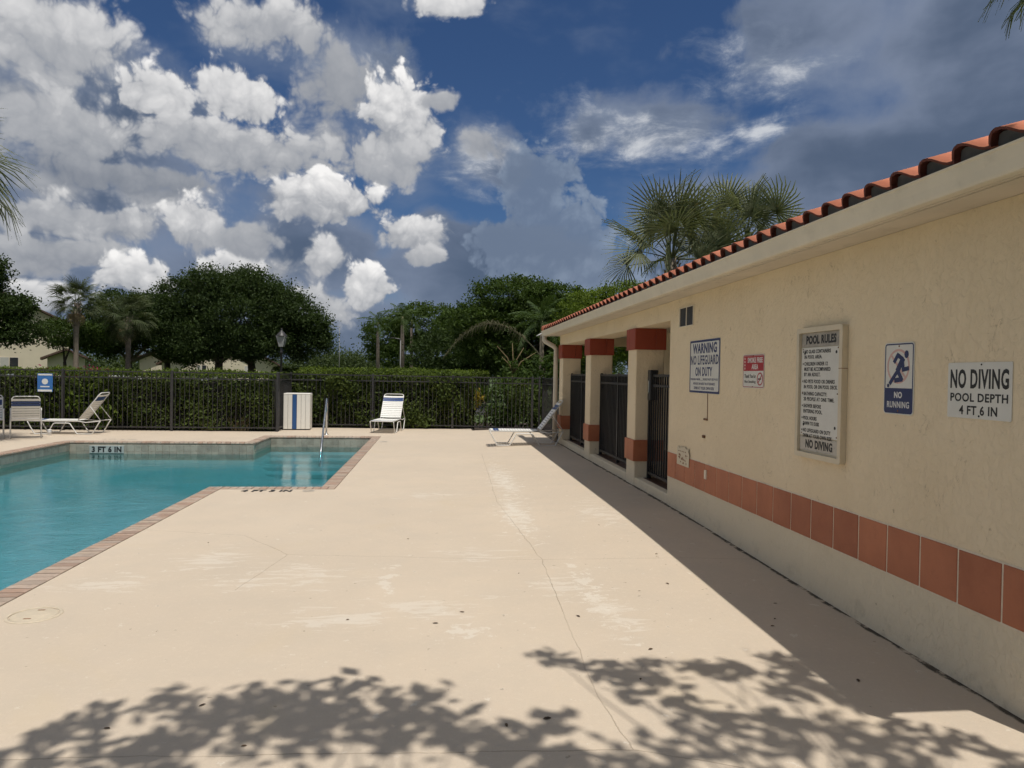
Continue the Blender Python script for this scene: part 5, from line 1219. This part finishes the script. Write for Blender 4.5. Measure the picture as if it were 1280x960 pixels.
# ------------------------------------------------------------------ the tree whose branches shade the foreground (it stands behind the viewer)
def canopy_tree():
    r = thing('canopy_tree', 'leafy tree behind the viewer whose branches throw the shadow on the deck', 'tree', (0.6, -3.6, 0))
    ox, oy = 0.6, -3.6
    kx, ky = TOSUN.x / TOSUN.z, TOSUN.y / TOSUN.z
    # where leaf sprays shade the deck (x, y) and how large they are
    sh = [(-1.55, 3.40, .16), (-1.28, 3.62, .13), (-1.05, 3.42, .22), (-.85, 3.60, .17), (-.62, 3.50, .22), (-.45, 3.68, .13), (-.38, 3.42, .20), (-.10, 3.45, .20), (.00, 3.56, .09), (.12, 3.22, .15), (.30, 3.12, .18), (-.2, 3.2, .2), (-.7, 3.25, .28), (-1.2, 3.15, .22), (-1.7, 3.1, .15),
          (.70, 4.03, .09), (.86, 3.90, .07), (1.0, 3.78, .13), (1.15, 3.70, .10), (1.02, 3.55, .10), (.60, 3.32, .10), (1.25, 3.92, .08), (1.45, 3.83, .12), (1.62, 3.78, .13), (1.72, 3.84, .08), (1.95, 3.95, .10), (2.02, 3.80, .11), (2.0, 3.62, .13), (2.12, 3.45, .15), (1.85, 3.50, .12),
          (1.25, 3.38, .11), (1.40, 3.25, .12), (1.65, 3.25, .10), (1.55, 3.05, .16), (1.9, 3.10, .14), (2.15, 3.08, .10), (2.35, 2.95, .10), (1.2, 3.0, .15), (.9, 2.85, .2), (.5, 2.9, .2), (2.0, 2.8, .2), (2.5, 2.75, .14)]
    more = [(random.uniform(-2.4, 2.8), random.uniform(.6, 2.6), random.uniform(.18, .32)) for _ in range(40)]
    pts = []; tips = []
    for (gx, gy, rr) in sh + more:
        h = 5.3 + random.uniform(-.4, .7); c = np.array([gx + kx * h - ox, gy + ky * h - oy, h]); tips.append(c)
        n = max(7, min(85, int(24 * (rr / .12) ** 1.7)))
        q = rng.normal(size=(n, 3)) * np.array([[rr * .55, rr * .55, rr * .5]]); pts.append(c + q)
    # the rest of the crown above and behind
    p2, c2 = clump_points([(0, .4, 7.4, 2.4, 1.8, 1.0), (-1.2, -.8, 7.2, 2.0, 2.0, 1.2), (1.3, -.6, 7.0, 2.0, 2.0, 1.1), (0, -2.0, 6.2, 2.2, 1.6, 1.2)], 420, 16, .3)
    pts.append(p2)
    link('crown', leaves_mesh('crown', np.vstack(pts), .145, .56, M['olive_leaf'], up=1.0), r)
    mb = MB(); mb.tube([(0, 0, -.15), (.03, 0, .3), (-.05, .1, 1.6), (0, .2, 2.9)], [.26, .19, .16, .14], 10)
    top = Vector((0, .2, 2.9)); hubs = []
    for hx in (-1.7, -.8, .2, 1.1, 1.9):
        hb = Vector((hx + .5, 3.7 + random.uniform(-.3, .3), 5.1)); hubs.append(hb)
        mb.tube([top, top.lerp(hb, .4) + Vector((0, 0, .35)), hb], [.07, .035, .012], 6, cap=False)
    for c in tips:
        c = Vector(c); hb = min(hubs, key=lambda q: (q - c).length)
        mb.tube([hb, hb.lerp(c, .35) + Vector((random.uniform(-.18, .18), random.uniform(-.12, .12), .08)), hb.lerp(c, .7) + Vector((random.uniform(-.12, .12), random.uniform(-.1, .1), .05)), c], [.010, .008, .006, .003], 4, cap=False)
    for t in c2[::9]: mb.tube([top, top.lerp(Vector(t), .5) + Vector((0, 0, .3)), Vector(t)], [.05, .03, .008], 4, cap=False)
    mb.build('trunk', M['bark'], r)
canopy_tree()

# ------------------------------------------------------------------ street furniture and houses beyond
l = thing('street_lantern', 'dark street lantern on a post in front of the large oak', 'street lamp', (-5.7, 27, -.1))
MB().lathe([(.10, 0), (.10, .25), (.06, .32), (.045, .6), (.04, 2.35), (.06, 2.38), (.06, 2.44), (.035, 2.5), (.035, 2.6)], 12).build('post', M['iron_brown'], l)
MB().add([(sx * .09, sy * .09, 2.62) for sx, sy in ((-1, -1), (1, -1), (1, 1), (-1, 1))] + [(sx * .16, sy * .16, 3.0) for sx, sy in ((-1, -1), (1, -1), (1, 1), (-1, 1))], [(0, 1, 5, 4), (1, 2, 6, 5), (2, 3, 7, 6), (3, 0, 4, 7), (3, 2, 1, 0), (4, 5, 6, 7)]).build('lantern_glass', M['lantern_glass'], l)
fm = MB()
for sx, sy in ((-1, -1), (1, -1), (1, 1), (-1, 1)): fm.tube([(sx * .092, sy * .092, 2.6), (sx * .164, sy * .164, 3.02)], .012, 5)
fm.build('lantern_frame', M['iron_brown'], l)
MB().lathe([(.21, 3.0), (.20, 3.03), (.12, 3.13), (.05, 3.2), (.03, 3.24), (.035, 3.27), (.0001, 3.32)], 12).build('cap', M['iron_brown'], l)

for (x, y, h, lab) in ((-2.0, 40, 3.55, 'thin white light pole beside the slender feather palms'), (-8.0, 60, 5.4, 'tall thin pole on the horizon right of the large oak')):
    p = thing('light_pole', lab, 'pole', (x, y, -.1), 0, 'thin poles beyond the hedge')
    MB().tube([(0, 0, 0), (0, 0, h)], [.03, .022], 8).build('shaft', M['pole_grey'], p)
    MB().tube([(0, 0, h), (.0, 0, h + .06), (-.35, 0, h + .12)], .025, 6).build('arm', M['pole_grey'], p)
    MB().bevbox(-.55, -.30, -.06, .06, h + .09, h + .14, .01).build('lamp_head', M['iron_brown'], p)

def house_block(name, label, loc, wd, dp, eave, ridge, wins, axis='y', rz=0.0):
    """gabled house; the gable faces the viewer"""
    r = thing(name, label, 'house', loc, rz)
    MB().prism([(-wd / 2, -.3), (wd / 2, -.3), (wd / 2, eave), (0, ridge), (-wd / 2, eave)], 'y', 0, dp).build('wall', M['house_wall'], r)
    t = .14; o = .4; sl = (ridge - eave) / (wd / 2)
    for s in (-1, 1):
        MB().prism([(s * (wd / 2 + o), eave - sl * o + .04), (0, ridge + .04), (0, ridge + .04 + t), (s * (wd / 2 + o), eave - sl * o + .04 + t)], 'y', -.5, dp + .5).build('roof', M['house_roof'], r)
    for (x, z, w, h) in wins:
        f = MB().box(x - w / 2 - .06, x + w / 2 + .06, -.03, .01, z - h / 2 - .06, z + h / 2 + .06).build('window', M['soffit'], r)
        for k in (-1, 1): MB().box(x + k * w / 4 - w / 4 + .03, x + k * w / 4 + w / 4 - .03, -.05, -.034, z - h / 2, z + h / 2).build('pane', M['glass'] if k > 0 else M['blind'], f)
    return r
house_block('gabled_house', 'large cream house with brown gable roof behind the left oak', (-35.6, 57.5, -.1), 14.0, 14, 5.1, 8.5, [(3.0, 2.05, 1.2, .7), (-1.5, 2.0, 1.1, .65)], rz=math.radians(31))
house_block('porch_house', 'small cream porch with brown gable in front of the large house', (-25.4, 52, -.1), 2.2, 4, 2.35, 2.85, [(0, 1.3, .9, .8)], rz=math.radians(26))
house_block('gabled_house', 'cream house glimpsed under the large oak branches', (-18.0, 62, -.1), 9.0, 10, 2.2, 4.6, [(2.2, 1.85, .75, .45), (-1.5, 1.85, .75, .45)], rz=math.radians(15))
house_block('gabled_house', 'cream house glimpsed behind the mid-size oak trunks', (-24.0, 72, -.1), 9.0, 10, 2.7, 4.4, [(1.2, 1.6, .9, .7), (3.2, 1.6, .9, .7)])
bed = MB().add([(-13, 19.5, -.108), (6, 19.5, -.108), (6, 25.5, -.108), (-13, 25.5, -.108)], [(0, 1, 2, 3)]).build('planting_bed', M['soil']); tag(bed, kind='structure')
road = MB().add([(-60, 30.2, -.112), (12, 30.2, -.112), (12, 38.6, -.112), (-60, 38.6, -.112)], [(0, 1, 2, 3)]).build('parking_road', M['asphalt']); tag(road, kind='structure')

def car(label, loc, rz, paint):
    r = thing('parked_car', label, 'car', loc, rz, 'cars parked beyond the hedge')
    prof = [(-2.2, .28), (2.2, .28), (2.25, .55), (2.12, .72), (1.1, .88), (.55, 1.30), (.2, 1.40), (-.9, 1.40), (-1.35, 1.28), (-1.95, .95), (-2.22, .85)]
    bm = MB(); vs = []; n = len(prof)
    for (y, sc) in ((-.85, 0), (-.78, 1), (.78, 1), (.85, 0)):
        for (x, z) in prof: vs.append((x, y * (1 - .12 * max(0, (z - .85)) / .55 * (1 if sc == 0 else 1)), z if sc else min(z, .88) if z > .9 else z))
    fs = [(i * n + k, i * n + (k + 1) % n, (i + 1) * n + (k + 1) % n, (i + 1) * n + k) for i in range(3) for k in range(n)] + [tuple(range(n - 1, -1, -1)), tuple(3 * n + k for k in range(n))]
    bm.add(vs, fs).build('body', paint, r)
    for s in (-1, 1):
        MB().prism([(.92, .92), (.50, 1.27), (.15, 1.345), (-.9, 1.345), (-1.3, 1.24), (-1.72, .96)], 'y', s * .715, s * .790).build('side_window', M['glass'], r)
    MB().add([(1.08, -.62, .90), (1.08, .62, .90), (.57, .58, 1.30), (.57, -.58, 1.30)], [(0, 1, 2, 3)]).build('windscreen', M['glass'], r).location = (.012, 0, .008)
    wm = MB().tube([(0, -.1, 0), (0, .1, 0)], .31, 16).mesh('wheel', M['rubber']); rim = MB().tube([(0, -.11, 0), (0, .11, 0)], .19, 12).mesh('rim', M['steel'])
    for x in (-1.35, 1.38):
        for s in (-1, 1):
            w_ = link('wheel', wm, r, (x, s * .76, .31)); link('rim', rim, w_)
    for s in (-1, 1): MB().bevbox(2.12, 2.235, s * .6 - .18, s * .6 + .18, .58, .70, .02).build('headlight', M['lantern_glass'], r)
    return r
car('white car glimpsed over the left hedge below the shaggy palm', (-13.6, 33.5, -.1), math.radians(4), M['paint_white'])
car('silver car glimpsed over the hedge under the large oak', (-11.2, 36.5, -.1), math.radians(92), M['paint_silver'])
car('dark grey car glimpsed over the hedge left of the white one', (-18.6, 33.0, -.1), math.radians(3), M['paint_dark'])
